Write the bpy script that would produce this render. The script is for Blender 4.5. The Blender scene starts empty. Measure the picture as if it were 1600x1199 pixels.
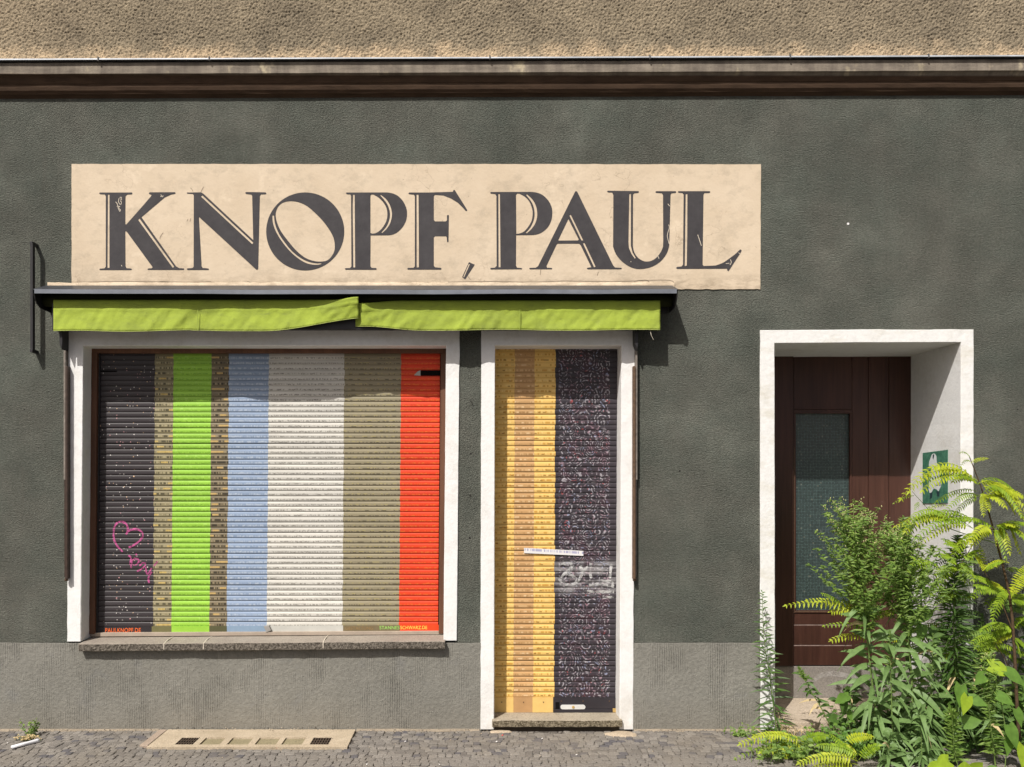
import bpy, bmesh, math, random
from mathutils import Vector, Matrix, noise
from mathutils.geometry import tessellate_polygon
random.seed(7)
R = math.radians
scene = bpy.context.scene
col = scene.collection

# ------------------------------------------------------------------ camera
CZ, D, F, VX, VY = 1.56, 5.2, 1300.0, 740.0, 750.0      # eye height, distance to the facade, focal length in photo pixels
cam = bpy.data.cameras.new('camera'); co = bpy.data.objects.new('camera', cam); col.objects.link(co)
co.location = (0, -D, CZ); co.rotation_euler = (R(90), 0, 0)
cam.sensor_width = 36; cam.lens = 36 * F / 1600
cam.shift_x = (800 - VX) / 1600; cam.shift_y = (VY - 599.5) / 1600
cam.clip_end = 2000
scene.camera = co
# ------------------------------------------------------------------ sky, sun, exposure
SUN = Vector((0.589, 1.0, -1.406)).normalized()          # travel direction of the light
world = bpy.data.worlds.new('World'); scene.world = world; world.use_nodes = True
wn = world.node_tree
sky = wn.nodes.new('ShaderNodeTexSky'); sky.sky_type = 'NISHITA'; sky.sun_disc = False
sky.sun_elevation = math.asin(-SUN.z); sky.sun_rotation = math.atan2(-SUN.x, -SUN.y)
sky.dust_density = 5.0; sky.air_density = 0.7; sky.ozone_density = 0.3
wn.links.new(sky.outputs[0], wn.nodes['Background'].inputs[0]); wn.nodes['Background'].inputs[1].default_value = 0.075
sl = bpy.data.lights.new('sun', 'SUN'); sl.energy = 4.9; sl.angle = R(0.5); sl.color = (1.0, 0.955, 0.90)
so = bpy.data.objects.new('sun', sl); col.objects.link(so); so.rotation_euler = SUN.to_track_quat('-Z', 'Y').to_euler()
scene.view_settings.view_transform = 'Standard'; scene.view_settings.look = 'None'
scene.view_settings.exposure = 0.03; scene.view_settings.gamma = 1
scene.render.engine = 'CYCLES'

# ------------------------------------------------------------------ helpers
def W(px, py, y=0.0):                     # photo pixel -> point on the plane at depth y
    s = F / (D + y); return Vector(((px - VX) / s, y, CZ - (py - VY) / s))
def G(px, py, z=0.0):                     # photo pixel -> point on the ground
    s = (py - VY) / (CZ - z); return Vector(((px - VX) / s, F / s - D, z))
WL = {}
def wl(o): return WL.get(o.name, Vector((0, 0, 0))) if o else Vector((0, 0, 0))
def tag(o, label=None, cat=None, group=None, kind=None):
    if label: o['label'] = label
    if cat: o['category'] = cat
    if group: o['group'] = group
    if kind: o['kind'] = kind
    return o
def thing(name, label, cat, loc=(0, 0, 0), group=None, parent=None):
    o = bpy.data.objects.new(name, None); col.objects.link(o); o.empty_display_size = .05
    loc = Vector(loc); o.location = loc - wl(parent); WL[o.name] = loc
    if parent: o.parent = parent
    return tag(o, label, cat, group)
def mesh(name, verts, faces, mats, parent=None, smooth=False, mi=None, loc=None):
    base = Vector(loc) if loc is not None else wl(parent)
    me = bpy.data.meshes.new(name)
    me.from_pydata([tuple(Vector(v) - base) for v in verts], [], faces)
    for m in (mats if isinstance(mats, (list, tuple)) else [mats]): me.materials.append(m)
    if mi: me.polygons.foreach_set('material_index', mi)
    if smooth: me.polygons.foreach_set('use_smooth', [True] * len(me.polygons))
    me.update()
    o = bpy.data.objects.new(name, me); col.objects.link(o)
    o.location = base - wl(parent); WL[o.name] = base
    if parent: o.parent = parent
    return o
def fixn(o):
    bm = bmesh.new(); bm.from_mesh(o.data); bmesh.ops.recalc_face_normals(bm, faces=bm.faces); bm.to_mesh(o.data); bm.free(); return o
class MB:
    def __init__(s): s.v = []; s.f = []; s.m = []
    def add(s, vs, fs, m=0):
        b = len(s.v); s.v += [Vector(v) for v in vs]; s.f += [tuple(i + b for i in f) for f in fs]; s.m += [m] * len(fs)
    def box(s, lo, hi, m=0):
        x0, y0, z0 = lo; x1, y1, z1 = hi
        s.add([(x0,y0,z0),(x1,y0,z0),(x1,y1,z0),(x0,y1,z0),(x0,y0,z1),(x1,y0,z1),(x1,y1,z1),(x0,y1,z1)],
              [(0,3,2,1),(4,5,6,7),(0,1,5,4),(1,2,6,5),(2,3,7,6),(3,0,4,7)], m)
    def prism(s, poly, yf, yb, m=0):       # poly: (x, z) points
        n = len(poly); vs = [(x, yf, z) for x, z in poly] + [(x, yb, z) for x, z in poly]
        tris = tessellate_polygon([[Vector((x, z, 0)) for x, z in poly]])
        s.add(vs, [tuple(t) for t in tris] + [tuple(i + n for i in reversed(t)) for t in tris] + [(i, (i+1) % n, (i+1) % n + n, i + n) for i in range(n)], m)
    def tube(s, pts, radii, sides=6, m=0, caps=True):
        pts = [Vector(p) for p in pts]; n = len(pts); rings = []
        if not isinstance(radii, (list, tuple)): radii = [radii] * n
        for i, p in enumerate(pts):
            d = (pts[min(i+1, n-1)] - pts[max(i-1, 0)]).normalized()
            a = d.cross(Vector((0, 1, 0)));  a = a if a.length > .1 else d.cross(Vector((1, 0, 0)))
            a.normalize(); b = d.cross(a)
            rings += [p + (a * math.cos(k * 2 * math.pi / sides) + b * math.sin(k * 2 * math.pi / sides)) * radii[i] for k in range(sides)]
        fs = [(i*sides + k, i*sides + (k+1) % sides, (i+1)*sides + (k+1) % sides, (i+1)*sides + k) for i in range(n-1) for k in range(sides)]
        if caps: fs += [tuple(range(sides-1, -1, -1)), tuple(range((n-1)*sides, n*sides))]
        s.add(rings, fs, m)
    def build(s, name, mats, parent=None, smooth=False, bevel=0, loc=None):
        o = mesh(name, s.v, s.f, mats, parent, smooth, s.m, loc)
        bm = bmesh.new(); bm.from_mesh(o.data); bmesh.ops.recalc_face_normals(bm, faces=bm.faces)
        if bevel:
            bmesh.ops.bevel(bm, geom=[e for e in bm.edges if len(e.link_faces) == 2 and e.calc_face_angle(0) > .5], offset=bevel, segments=2, profile=.5, affect='EDGES', clamp_overlap=True)
        bm.to_mesh(o.data); bm.free()
        return o
def box(name, lo, hi, mat, parent=None, bevel=.002):
    m = MB(); m.box([min(a, b) for a, b in zip(lo, hi)], [max(a, b) for a, b in zip(lo, hi)]); return m.build(name, mat, parent, bevel=bevel)
def pbox(name, x0, y0, x1, y1, yf, yb, mat, parent=None, bevel=.002):   # pixel rectangle seen at the front depth
    a = W(x0, y0, yf); b = W(x1, y1, yf); return box(name, (a.x, yf, b.z), (b.x, yb, a.z), mat, parent, bevel)
def pquad(name, pts, yf, yb, mat, parent=None, bevel=.002):
    m = MB(); m.prism([(W(x, y, yf).x, W(x, y, yf).z) for x, y in pts], yf, yb); return m.build(name, mat, parent, bevel=bevel)
def rough_slab(name, lo, hi, mat, parent=None, step=.03, amp=.003, seed=0, skew=None, front=None):
    bm = bmesh.new(); bmesh.ops.create_cube(bm, size=1)
    for v in bm.verts: v.co = Vector([lo[i] + (v.co[i] + .5) * (hi[i] - lo[i]) for i in range(3)])
    bmesh.ops.bevel(bm, geom=bm.edges[:], offset=min(.0025, (hi[2]-lo[2])*.1), segments=1, affect='EDGES')
    n = max(1, int((hi[0]-lo[0]) / step))
    for i in range(1, n):
        x = lo[0] + (hi[0]-lo[0]) * i / n
        bmesh.ops.bisect_plane(bm, geom=bm.verts[:] + bm.edges[:] + bm.faces[:], plane_co=(x, 0, 0), plane_no=(1, 0, 0))
    for v in bm.verts:
        w = noise.noise_vector(v.co * 30 + Vector((seed * 3.1, 0, 0))) + noise.noise_vector(v.co * 9 + Vector((seed, 5, 0)))
        f = 1.0 if v.co.y < lo[1] + .01 else .3
        v.co += Vector((w.x * .3, w.y * f, w.z * f * .7)) * amp
        if skew: v.co = skew(v.co)
    bmesh.ops.recalc_face_normals(bm, faces=bm.faces)
    base = wl(parent)
    for v in bm.verts: v.co -= base
    me = bpy.data.meshes.new(name); bm.to_mesh(me); bm.free(); me.materials.append(mat)
    if front:
        me.materials.append(front)
        for p in me.polygons: p.material_index = 1 if p.normal.y < -.8 else 0
    o = bpy.data.objects.new(name, me); col.objects.link(o); WL[o.name] = base
    if parent: o.parent = parent
    return o
def spline(pts, n=8, closed=False):        # Catmull-Rom through the points
    P = [Vector(p) for p in pts]; N = len(P); out = []
    for i in range(N if closed else N - 1):
        g = (lambda k: P[k % N]) if closed else (lambda k: P[max(0, min(N - 1, k))])
        a, b, c, d = g(i-1), g(i), g(i+1), g(i+2)
        for k in range(n):
            t = k / n
            out.append(.5 * ((2*b) + (c-a)*t + (2*a-5*b+4*c-d)*t*t + (3*b-a-3*c+d)*t**3))
    if not closed: out.append(P[-1])
    return out

# ------------------------------------------------------------------ material kit
class M:
    def __init__(s, name, rough=.8, spec=.3):
        s.mat = bpy.data.materials.new(name); s.mat.use_nodes = True; s.nt = s.mat.node_tree
        s.b = s.nt.nodes['Principled BSDF']; s.b.inputs['Roughness'].default_value = rough; s.b.inputs['Specular IOR Level'].default_value = spec
        s._pos = None
    def put(s, sock, v):
        if isinstance(v, bpy.types.NodeSocket): s.nt.links.new(v, sock)
        elif isinstance(v, (tuple, list)): sock.default_value = (*v, 1) if (len(v) == 3 and sock.type == 'RGBA') else v
        else: sock.default_value = v
    def node(s, t, ins={}, **props):
        n = s.nt.nodes.new(t)
        for k, v in props.items(): setattr(n, k, v)
        for k, v in ins.items(): s.put(n.inputs[k], v)
        return n
    @property
    def pos(s):
        if not s._pos: s._pos = s.node('ShaderNodeNewGeometry').outputs['Position']
        return s._pos
    def island(s): return s.node('ShaderNodeNewGeometry').outputs['Random Per Island']
    def sep(s, v=None):
        n = s.node('ShaderNodeSeparateXYZ', {0: v or s.pos}); return n.outputs
    def comb(s, x, y, z): return s.node('ShaderNodeCombineXYZ', {0: x, 1: y, 2: z}).outputs[0]
    def map(s, scale=(1, 1, 1), loc=(0, 0, 0), v=None): return s.node('ShaderNodeMapping', {'Vector': v or s.pos, 'Scale': scale, 'Location': loc}).outputs[0]
    def noise(s, scale, detail=3, rough=.5, v=None, dist=0): return s.node('ShaderNodeTexNoise', {'Vector': v or s.pos, 'Scale': scale, 'Detail': detail, 'Roughness': rough, 'Distortion': dist}).outputs['Fac']
    def voro(s, scale, v=None, feature='F1', out='Distance', rnd=1.0): return s.node('ShaderNodeTexVoronoi', {'Vector': v or s.pos, 'Scale': scale, 'Randomness': rnd}, feature=feature).outputs[out]
    def white(s, v): return s.node('ShaderNodeTexWhiteNoise', {'Vector': v}).outputs
    def math(s, op, a, b=0.0, c=0.0, clamp=False):
        n = s.node('ShaderNodeMath', {0: a, 1: b}, operation=op, use_clamp=clamp)
        if len(n.inputs) > 2: s.put(n.inputs[2], c)
        return n.outputs[0]
    def rng(s, v, a, b, c=0.0, d=1.0): return s.node('ShaderNodeMapRange', {0: v, 1: a, 2: b, 3: c, 4: d}).outputs[0]
    def gt(s, v, t): return s.math('GREATER_THAN', v, t)
    def mul(s, a, b): return s.math('MULTIPLY', a, b)
    def mix(s, f, a, b, mode='MIX'): 
        n = s.node('ShaderNodeMix', {}, data_type='RGBA', blend_type=mode); s.put(n.inputs[0], f); s.put(n.inputs[6], a); s.put(n.inputs[7], b); return n.outputs[2]
    def scale(s, c, f): # colour times a factor socket
        n = s.node('ShaderNodeVectorMath', {0: c}, operation='SCALE'); s.put(n.inputs['Scale'], f); return n.outputs[0]
    def bump(s, h, strength=.5, dist=.01):
        n = s.node('ShaderNodeBump', {'Height': h, 'Strength': strength, 'Distance': dist}); s.nt.links.new(n.outputs[0], s.b.inputs['Normal']); return s
    def col(s, c): s.put(s.b.inputs['Base Color'], c); return s
    def rough(s, r): s.put(s.b.inputs['Roughness'], r); return s
    def done(s): return s.mat

def flat(name, c, rough=.7, spec=.3, var=.12, sc=14, metal=0):
    m = M(name, rough, spec); m.b.inputs['Metallic'].default_value = metal
    m.col(m.scale(c, m.rng(m.noise(sc, 5, .6), .3, .7, 1 - var, 1 + var))); return m.done()

# stucco of the ground floor
m = M('grey_green_stucco', .9, .15)
n1 = m.noise(1.9, 6, .68); n2 = m.noise(140, 2, .5); n3 = m.noise(7, 4, .6); n4 = m.noise(70, 3, .6)
c = m.mix(m.rng(n1, .3, .7), (.140, .157, .132), (.178, .178, .150))
c = m.scale(c, m.rng(n3, .3, .7, .90, 1.08)); c = m.scale(c, m.rng(n4, .3, .7, .78, 1.18))
st = m.noise(3, 3, .6, m.map((6, 1, .35))); c = m.mix(m.rng(st, .60, .75, 0, .25), c, (.165, .155, .13))
c = m.mix(m.rng(m.noise(150, 1, .5), .72, .76, 0, .55), c, (.03, .03, .026))
xx, yy, zz = m.sep()
rs = m.noise(1, 5, .65, m.map((5.5, 1, .5), (2, 0, 0))); c = m.mix(m.mul(m.rng(rs, .54, .72, 0, .35), m.rng(zz, 2.6, 3.95, .15, 1)), c, (.095, .10, .083))
c = m.mix(m.mul(m.rng(m.noise(1, 5, .7, m.map((3.2, 1, 1.1), (8, 0, 2))), .58, .68, 0, .22), m.rng(zz, 2.4, 1.2, .3, 1)), c, (.225, .218, .185))
amp = m.rng(m.noise(2.4, 4, .6), .35, .65, .45, 1.15)
m.col(c); m.bump(m.mul(m.math('ADD', m.rng(m.noise(118, 4, .65), .30, .66), m.mul(m.noise(230, 2), .45)), amp), 1.0, .014); STUCCO = m.done()
# combed plinth
m = M('combed_plinth_render', .92, .15)
x, y, z = m.sep()
comb = m.math('SINE', m.math('ADD', m.mul(x, 570.), m.mul(m.noise(14, 2), 5.)))
patch = m.rng(m.noise(5.5, 6, .7, m.map((1, 1, .5))), .47, .66)
nn = m.noise(60, 4, .65); big = m.noise(2.0, 5, .6)
c = m.mix(m.rng(big, .3, .7), (.198, .193, .168), (.248, .241, .212)); c = m.scale(c, m.rng(nn, .3, .7, .85, 1.12))
c = m.scale(c, m.rng(m.mul(comb, patch), -1, 1, .90, 1.05))
c = m.mix(m.rng(m.noise(4, 5, .65, m.map((1, 1, 1), (9, 0, 3))), .58, .72, 0, .35), c, (.17, .175, .18))
c = m.mix(m.rng(z, .0, .22, .35, 0), c, (.22, .195, .155))
c = m.mix(m.rng(m.voro(30), .10, .05, 0, .7), c, (.07, .065, .058))
m.col(c); m.bump(m.math('ADD', m.mul(m.mul(comb, patch), .45), m.mul(nn, 1.2)), .8, .0065); PLINTH = m.done()
# rough-cast upper wall (real relief on the mesh; colour and the fine grain here)
m = M('rough_cast_render', .95, .1)
x, y, z = m.sep()
big = m.noise(2.6, 6, .7); g = m.noise(55, 4, .65); g2 = m.noise(160, 3, .6)
band = m.math('ADD', m.rng(z, 4.15, 4.36, 1, 0), m.rng(m.noise(6, 6, .7), .3, .7, -.35, .35))
c = m.mix(m.rng(big, .32, .68), (.21, .175, .125), (.37, .305, .21))
c = m.mix(m.rng(band, .35, .8), c, (.56, .43, .28))
c = m.mix(m.rng(x, -2.2, -3.2, 0, .45), c, (.48, .38, .255))
c = m.scale(c, m.rng(g, .3, .7, .62, 1.25)); c = m.scale(c, m.rng(g2, .3, .7, .8, 1.18))
m.col(c); m.bump(g2, .6, .010); ROUGHCAST = m.done()
# cornice
m = M('weathered_shaded_cornice', .9, .2)
x, y, z = m.sep()
pt = m.noise(1.0, 5, .7, m.map((9, 1, 1.5))); c = m.mix(m.rng(pt, .4, .62), (.16, .135, .11), (.25, .215, .17))
c = m.mix(m.rng(m.noise(1, 4, .7, m.map((4.5, 1, 3), (7, 0, 0))), .6, .68), c, (.42, .36, .25))
c = m.mix(m.rng(z, 4.062, 4.052, 0, 1), c, (.07, .044, .028)); c = m.scale(c, m.rng(m.noise(30, 4, .6, m.map((.25, 1, 1))), .3, .7, .75, 1.25))  # shade of the cove below the fascia painted in as dark brown
m.col(c); m.bump(m.noise(90, 3), .4, .004); CORNICE = m.done()
ZINC = flat('zinc_flashing', (.40, .43, .46), .5, .4, .3, 6)
# white paint
m = M('white_masonry_paint', .75, .25)
c = m.mix(m.rng(m.noise(3.2, 7, .75), .50, .72), (.79, .79, .775), (.66, .645, .60)); c = m.mix(m.rng(m.noise(1, 6, .75, m.map((7, 7, 1.4), (3, 0, 0))), .62, .72, 0, .35), c, (.50, .47, .42))
x, y, z = m.sep(); c = m.mix(m.mul(m.rng(z, .35, 0, 0, 1), m.rng(m.noise(9, 5, .7), .4, .7, 0, .6)), c, (.50, .45, .37))
c = m.scale(c, m.rng(m.noise(40, 4, .6), .3, .7, .95, 1.03)); m.col(c); m.bump(m.math('ADD', m.noise(60, 3), m.mul(m.noise(170, 2), .4)), .3, .005); WHITE = m.done()
m = M('old_white_paint', .75, .25)
c = m.mix(m.rng(m.noise(3.5, 6, .7, m.map((1, 1, 2.5))), .48, .68), (.77, .77, .75), (.66, .64, .57))
c = m.scale(c, m.rng(m.noise(40, 4, .6), .3, .7, .93, 1.04)); m.col(c); m.bump(m.noise(60, 3), .3, .005); WHITE_OLD = m.done()
# cream sign panel
m = M('cream_sign_paint', .8, .25)
c = m.mix(m.rng(m.noise(2.6, 6, .68), .34, .66), (.67, .560, .420), (.60, .490, .355))
x, y, z = m.sep()
c = m.mix(m.rng(m.noise(6.0, 7, .75, m.map((1, 1, 1.3), (3, 0, 1))), .50, .68, 0, .7), c, (.46, .385, .285))
c = m.mix(m.rng(m.noise(5, 4, .7, m.map((1, 1, 1), (1, 0, 8))), .60, .70, 0, .5), c, (.78, .66, .50))
c = m.mix(m.mul(m.rng(z, 2.86, 2.79, 0, 1), m.rng(m.noise(9, 6, .75, m.map((1, 1, 2.5))), .42, .62, 0, .7)), c, (.34, .27, .19))
crk = m.voro(2.6, m.map((1, 1, 1.6), v=None), 'DISTANCE_TO_EDGE'); wob = m.node('ShaderNodeVectorMath', {0: m.pos, 1: m.node('ShaderNodeTexNoise', {'Vector': m.pos, 'Scale': 5.0, 'Detail': 6.0}).outputs['Color']}, operation='ADD').outputs[0]
crk = m.voro(2.1, wob, 'DISTANCE_TO_EDGE')
c = m.mix(m.mul(m.rng(crk, .012, .004), m.rng(m.noise(1.7, 3), .52, .62, 0, .5)), c, (.30, .23, .16))
c = m.mix(m.rng(m.noise(38, 3, .6), .70, .76, 0, .6), c, (.28, .22, .16))
m.col(c); m.bump(m.math('ADD', m.noise(18, 4, .6), m.mul(m.noise(90, 3), .4)), .25, .008); CREAM = m.done()
# sign lettering
m = M('faded_black_lettering', .75, .3)
c = m.mix(m.rng(m.noise(9, 6, .7), .3, .7), (.040, .037, .040), (.064, .060, .063))
c = m.mix(m.rng(m.noise(5, 8, .8, m.map((1, 1, 1), (4, 0, 4))), .70, .74, 0, .8), c, (.45, .36, .26))
m.col(c); m.bump(m.noise(60, 3), .2, .004); INK = m.done()
SCRATCH = flat('scratched_paint', (.66, .58, .46))
# wood
def wood(name, c1, c2, rough=.45, worn=.0):
    m = M(name, rough, .4); g = m.noise(1, 6, .65, m.map((55, 55, 2.5))); b = m.noise(1, 3, .5, m.map((4, 4, 1)))
    c = m.mix(m.rng(g, .3, .7), c1, c2); c = m.scale(c, m.rng(b, .3, .7, .7, 1.35))
    if worn: c = m.mix(m.rng(m.noise(1, 7, .75, m.map((9, 9, 40))), .66, .72, 0, worn), c, (.30, .24, .22))
    m.col(c); m.bump(g, .25, .003); return m.done()
DOORWOOD = wood('dark_red_brown_door_wood', (.042, .017, .012), (.068, .029, .020), .4, .35)
FRAMEWOOD = wood('brown_window_frame_wood', (.095, .042, .022), (.15, .068, .036), .55)
# stone
def stone(name, c1, c2, c3, bumpd=.006):
    m = M(name, .9, .2); c = m.mix(m.rng(m.noise(5, 6, .65), .3, .7), c1, c2)
    c = m.mix(m.rng(m.noise(60, 5, .75), .52, .66, 0, .8), c, c3); c = m.scale(c, m.rng(m.noise(160, 3, .6), .3, .7, .75, 1.22))
    m.col(c); m.bump(m.noise(55, 5, .7), .8, bumpd); return m.done()
SILLSTONE = stone('grey_sill_stone', (.25, .215, .18), (.33, .295, .245), (.20, .175, .15), .003)
STEPSTONE = stone('buff_step_stone', (.30, .26, .20), (.40, .35, .27), (.17, .145, .105))
def hewn(name, c1, c2):
    m = M(name, .95, .15); c = m.mix(m.rng(m.noise(70, 5, .8), .42, .6), c1, c2); m.col(c); m.bump(m.noise(75, 5, .75), 1, .02); return m.done()
HEWN = hewn('rough_hewn_sill_face', (.075, .065, .052), (.30, .265, .22)); HEWN2 = hewn('rough_hewn_step_face', (.10, .08, .05), (.40, .34, .24))
CONCRETE = stone('pale_concrete', (.37, .305, .215), (.52, .435, .32), (.34, .275, .19), .004)
LINTEL = stone('grey_painted_riser', (.215, .195, .175), (.26, .24, .215), (.18, .16, .14), .002)
MORTAR = flat('pale_mortar', (.50, .45, .37))
# metals
DARKMETAL = flat('black_painted_metal', (.022, .021, .023), .5, .4, .25)
HOODMETAL = flat('blue_black_hood_metal', (.035, .038, .045), .42, .5, .25)
HOODLIP = flat('grey_zinc_lip', (.17, .185, .215), .4, .5, .2, 8)
RUST = flat('rusty_brown_rail', (.115, .07, .042), .7, .3, .35, 40)
RAILGREY = flat('weathered_grey_rail', (.20, .175, .15), .7, .3, .3, 40)
STEEL = flat('brushed_steel', (.62, .62, .60), .35, .5, .1)
BRASS = flat('brass', (.45, .30, .10), .4, .5, .2)
BLACK = flat('black_void', (.008, .007, .007), .9, .05)
# awning cloth
m = M('lime_awning_cloth', .8, .2)
c = m.mix(m.rng(m.noise(5, 6, .7, m.map((1, 1, 2))), .4, .68), (.345, .435, .058), (.26, .325, .055))
c = m.mix(m.rng(m.noise(13, 5, .7, m.map((1, 1, 2.5), (2, 0, 0))), .58, .72, 0, .55), c, (.18, .215, .06))
m.col(c); m.bump(m.math('ADD', m.noise(26, 4, .6, m.map((1, 1, .8))), m.mul(m.noise(420, 1), .12)), .35, .012); CLOTH = m.done()

# ------------------------------------------------------------------ shutter paints
PITCH = .0336
YS = .135                                            # shutter depth
WIN_Z0 = W(0, 980, YS).z; DOOR_Z0 = W(0, 1090, YS).z
def shutter_paint(name, base, z0, marks, scuff=.12):
    m = M(name, .5, .35); k0 = len(name) * 1.7
    x, y, z = m.sep()
    rz = m.math('DIVIDE', m.math('SUBTRACT', z, z0), PITCH); row = m.math('FLOOR', rz); f = m.math('FRACT', rz)
    c = m.scale(base, m.rng(m.noise(1, 5, .7, m.map((2.5, 1, 22))), .3, .7, 1 - scuff, 1 + scuff))
    rr = m.white(m.comb(row, 3.3, 1.1))[0]
    c = m.scale(c, m.rng(rr, 0, 1, .88, 1.06)); c = m.mix(m.rng(m.noise(1, 6, .75, m.map((5, 1, 60), (k0, 0, 0))), .60, .78, 0, .30), c, (.10, .09, .075))
    for k, (kind, colr, cell, dens, lo, hi, amt) in enumerate(marks):
        if kind == 'tick':       # short vertical marks in a row
            cx = m.math('FLOOR', m.math('DIVIDE', x, cell)); w = m.white(m.comb(cx, row, k + 2.5))[0]
            msk = m.gt(w, 1 - dens)
        elif kind == 'block':    # occasional wider block
            cx = m.math('FLOOR', m.math('ADD', m.math('DIVIDE', x, cell), m.mul(rr, 3))); w = m.white(m.comb(cx, row, k + 9.5))[0]
            msk = m.gt(w, 1 - dens)
        else:                    # scribbled line
            s1 = m.noise(1, 4, .7, m.comb(m.mul(x, 1 / cell), m.mul(row, 7.7), k * 3.0)); msk = m.rng(s1, 1 - dens, 1 - dens + .08)
            f2 = m.math('ADD', f, m.rng(m.noise(1, 3, .6, m.comb(m.mul(x, .6 / cell), m.mul(row, 3.1), k + 5.)), .3, .7, -.10, .10))
            msk = m.mul(msk, m.mul(m.gt(f2, lo), m.math('LESS_THAN', f2, hi)))
            c = m.mix(m.mul(msk, amt), c, colr); continue
        msk = m.mul(msk, m.mul(m.gt(f, lo), m.math('LESS_THAN', f, hi)))
        c = m.mix(m.mul(msk, amt), c, colr)
    return m, c
def sp(*a, **k):
    m, c = shutter_paint(*a, **k); m.col(c); m.bump(m.noise(220, 2), .12, .002); return m.done()
def dots_paint(name, base, z0):
    m, c = shutter_paint(name, base, z0, [])
    d = m.voro(46); h = m.node('ShaderNodeTexVoronoi', {'Vector': m.pos, 'Scale': 46.0}).outputs['Color']
    hs = m.sep(h); pick = m.mul(m.gt(hs[0], .42), m.math('LESS_THAN', d, m.rng(hs[1], 0, 1, .12, .24)))
    dc = m.mix(m.gt(hs[2], .55), (.72, .68, .63), (.68, .46, .28)); dc = m.mix(m.gt(hs[2], .8), dc, (.60, .32, .33))
    c = m.mix(m.mul(pick, .92), c, dc); m.col(c); m.rough(.42); return m.done()
def arcs_paint(name, base, z0):
    m, c = shutter_paint(name, base, z0, [])
    x, y, z = m.sep(); row = m.math('FLOOR', m.math('DIVIDE', m.math('SUBTRACT', z, z0), PITCH)); ro = m.white(m.comb(row, 8.1, .4))[0]
    pv_ = m.comb(m.math('ADD', x, m.mul(ro, .075)), 0., m.math('ADD', z, m.mul(m.white(m.comb(row, 2.7, 6.4))[0], .05)))
    vn = m.node('ShaderNodeTexVoronoi', {'Vector': pv_, 'Scale': 14.0, 'Randomness': .8}); d = vn.outputs['Distance']; cc = m.sep(vn.outputs['Color'])
    ring = m.math('SINE', m.mul(d, m.rng(cc[0], 0, 1, 26., 38.)))
    msk = m.mul(m.rng(ring, .25, .65), m.rng(m.noise(60, 2, .5, pv_), .45, .55))
    x, y, z = m.sep(); xl = m.mul(m.gt(x, W(873, 0, YS).x), m.math('LESS_THAN', x, W(953, 0, YS).x))
    ac = m.mix(m.gt(m.noise(22, 2), .52), (.55, .52, .56), (.40, .27, .32)); ac = m.mix(m.gt(m.noise(27, 2, .5, m.map((1, 1, 1), (3, 0, 0))), .60), ac, (.36, .40, .56)); ac = m.mix(m.gt(m.noise(33, 2, .5, m.map((1, 1, 1), (0, 0, 7))), .66), ac, (.50, .09, .09))
    c = m.mix(m.mul(xl, m.rng(m.noise(9, 3), .5, .7, 0, .4)), c, (.085, .035, .05))
    c = m.mix(m.mul(m.mul(msk, xl), .60), c, ac)
    grey = m.noise(1, 5, .7, m.map((6, 1, 26)))        # wiped paint from a cleaned-off tag
    zz0 = W(0, 935, YS).z; zz1 = W(0, 872, YS).z
    reg = m.mul(m.mul(m.rng(z, zz0, zz0 + .05), m.rng(z, zz1, zz1 - .03)), m.rng(m.noise(7, 3), .3, .6, .3, 1))
    c = m.mix(m.mul(reg, m.rng(grey, .42, .66, 0, .62)), c, (.50, .49, .49))
    m.col(c); m.rough(.42); return m.done()
z0 = WIN_Z0
S_DARK = dots_paint('black_slat_paint_with_dots', (.045, .039, .042), z0)
S_OLIVE = sp('olive_slat_paint', (.27, .235, .135), z0, [('tick', (.05, .045, .025), .007, .5, .22, .62, .8), ('tick', (.42, .37, .22), .009, .28, .28, .6, .8), ('block', (.60, .44, .14), .045, .20, .28, .58, .8)])
S_GREEN = sp('lime_slat_paint', (.30, .56, .060), z0, [('line', (.15, .33, .03), .014, .56, .18, .40, .75), ('line', (.42, .66, .14), .03, .46, .45, .8, .5)])
S_OLIVE2 = sp('dark_olive_slat_paint', (.19, .155, .095), z0, [('tick', (.03, .026, .018), .007, .5, .22, .62, .85), ('tick', (.34, .28, .17), .009, .26, .26, .6, .8), ('block', (.58, .40, .15), .04, .22, .28, .6, .85)])
S_BLUE = sp('pale_blue_slat_paint', (.265, .345, .475), z0, [('line', (.44, .51, .60), .014, .56, .2, .52, .85), ('tick', (.17, .25, .38), .010, .25, .25, .5, .35)])
S_WHITE = sp('off_white_slat_paint', (.60, .585, .53), z0, [('line', (.20, .19, .165), .010, .55, .20, .44, .85), ('line', (.40, .38, .33), .03, .45, .3, .6, .45)])
S_KHAKI = sp('khaki_slat_paint', (.29, .255, .165), z0, [('tick', (.09, .08, .05), .008, .42, .14, .34, .75), ('tick', (.42, .36, .14), .011, .30, .34, .5, .6)])
S_RED = sp('vermilion_slat_paint', (.70, .055, .016), z0, [('line', (.72, .17, .03), .014, .54, .18, .4, .75), ('line', (.5, .03, .012), .03, .42, .4, .7, .4)])
z0 = DOOR_Z0
D_YEL = sp('ochre_yellow_slat_paint', (.76, .50, .15), z0, [('tick', (.50, .24, .03), .010, .38, .24, .62, .7), ('tick', (.78, .58, .22), .012, .3, .3, .7, .6), ('block', (.30, .15, .03), .016, .10, .25, .5, .8)])
D_TAN = sp('tan_slat_paint', (.53, .315, .135), z0, [('tick', (.66, .44, .22), .011, .42, .26, .6, .7), ('tick', (.30, .15, .05), .008, .3, .2, .5, .5), ('block', (.72, .52, .30), .014, .12, .28, .56, .8)])
D_DARK = arcs_paint('black_slat_paint_with_coloured_arcs', (.042, .036, .043), z0)
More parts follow.
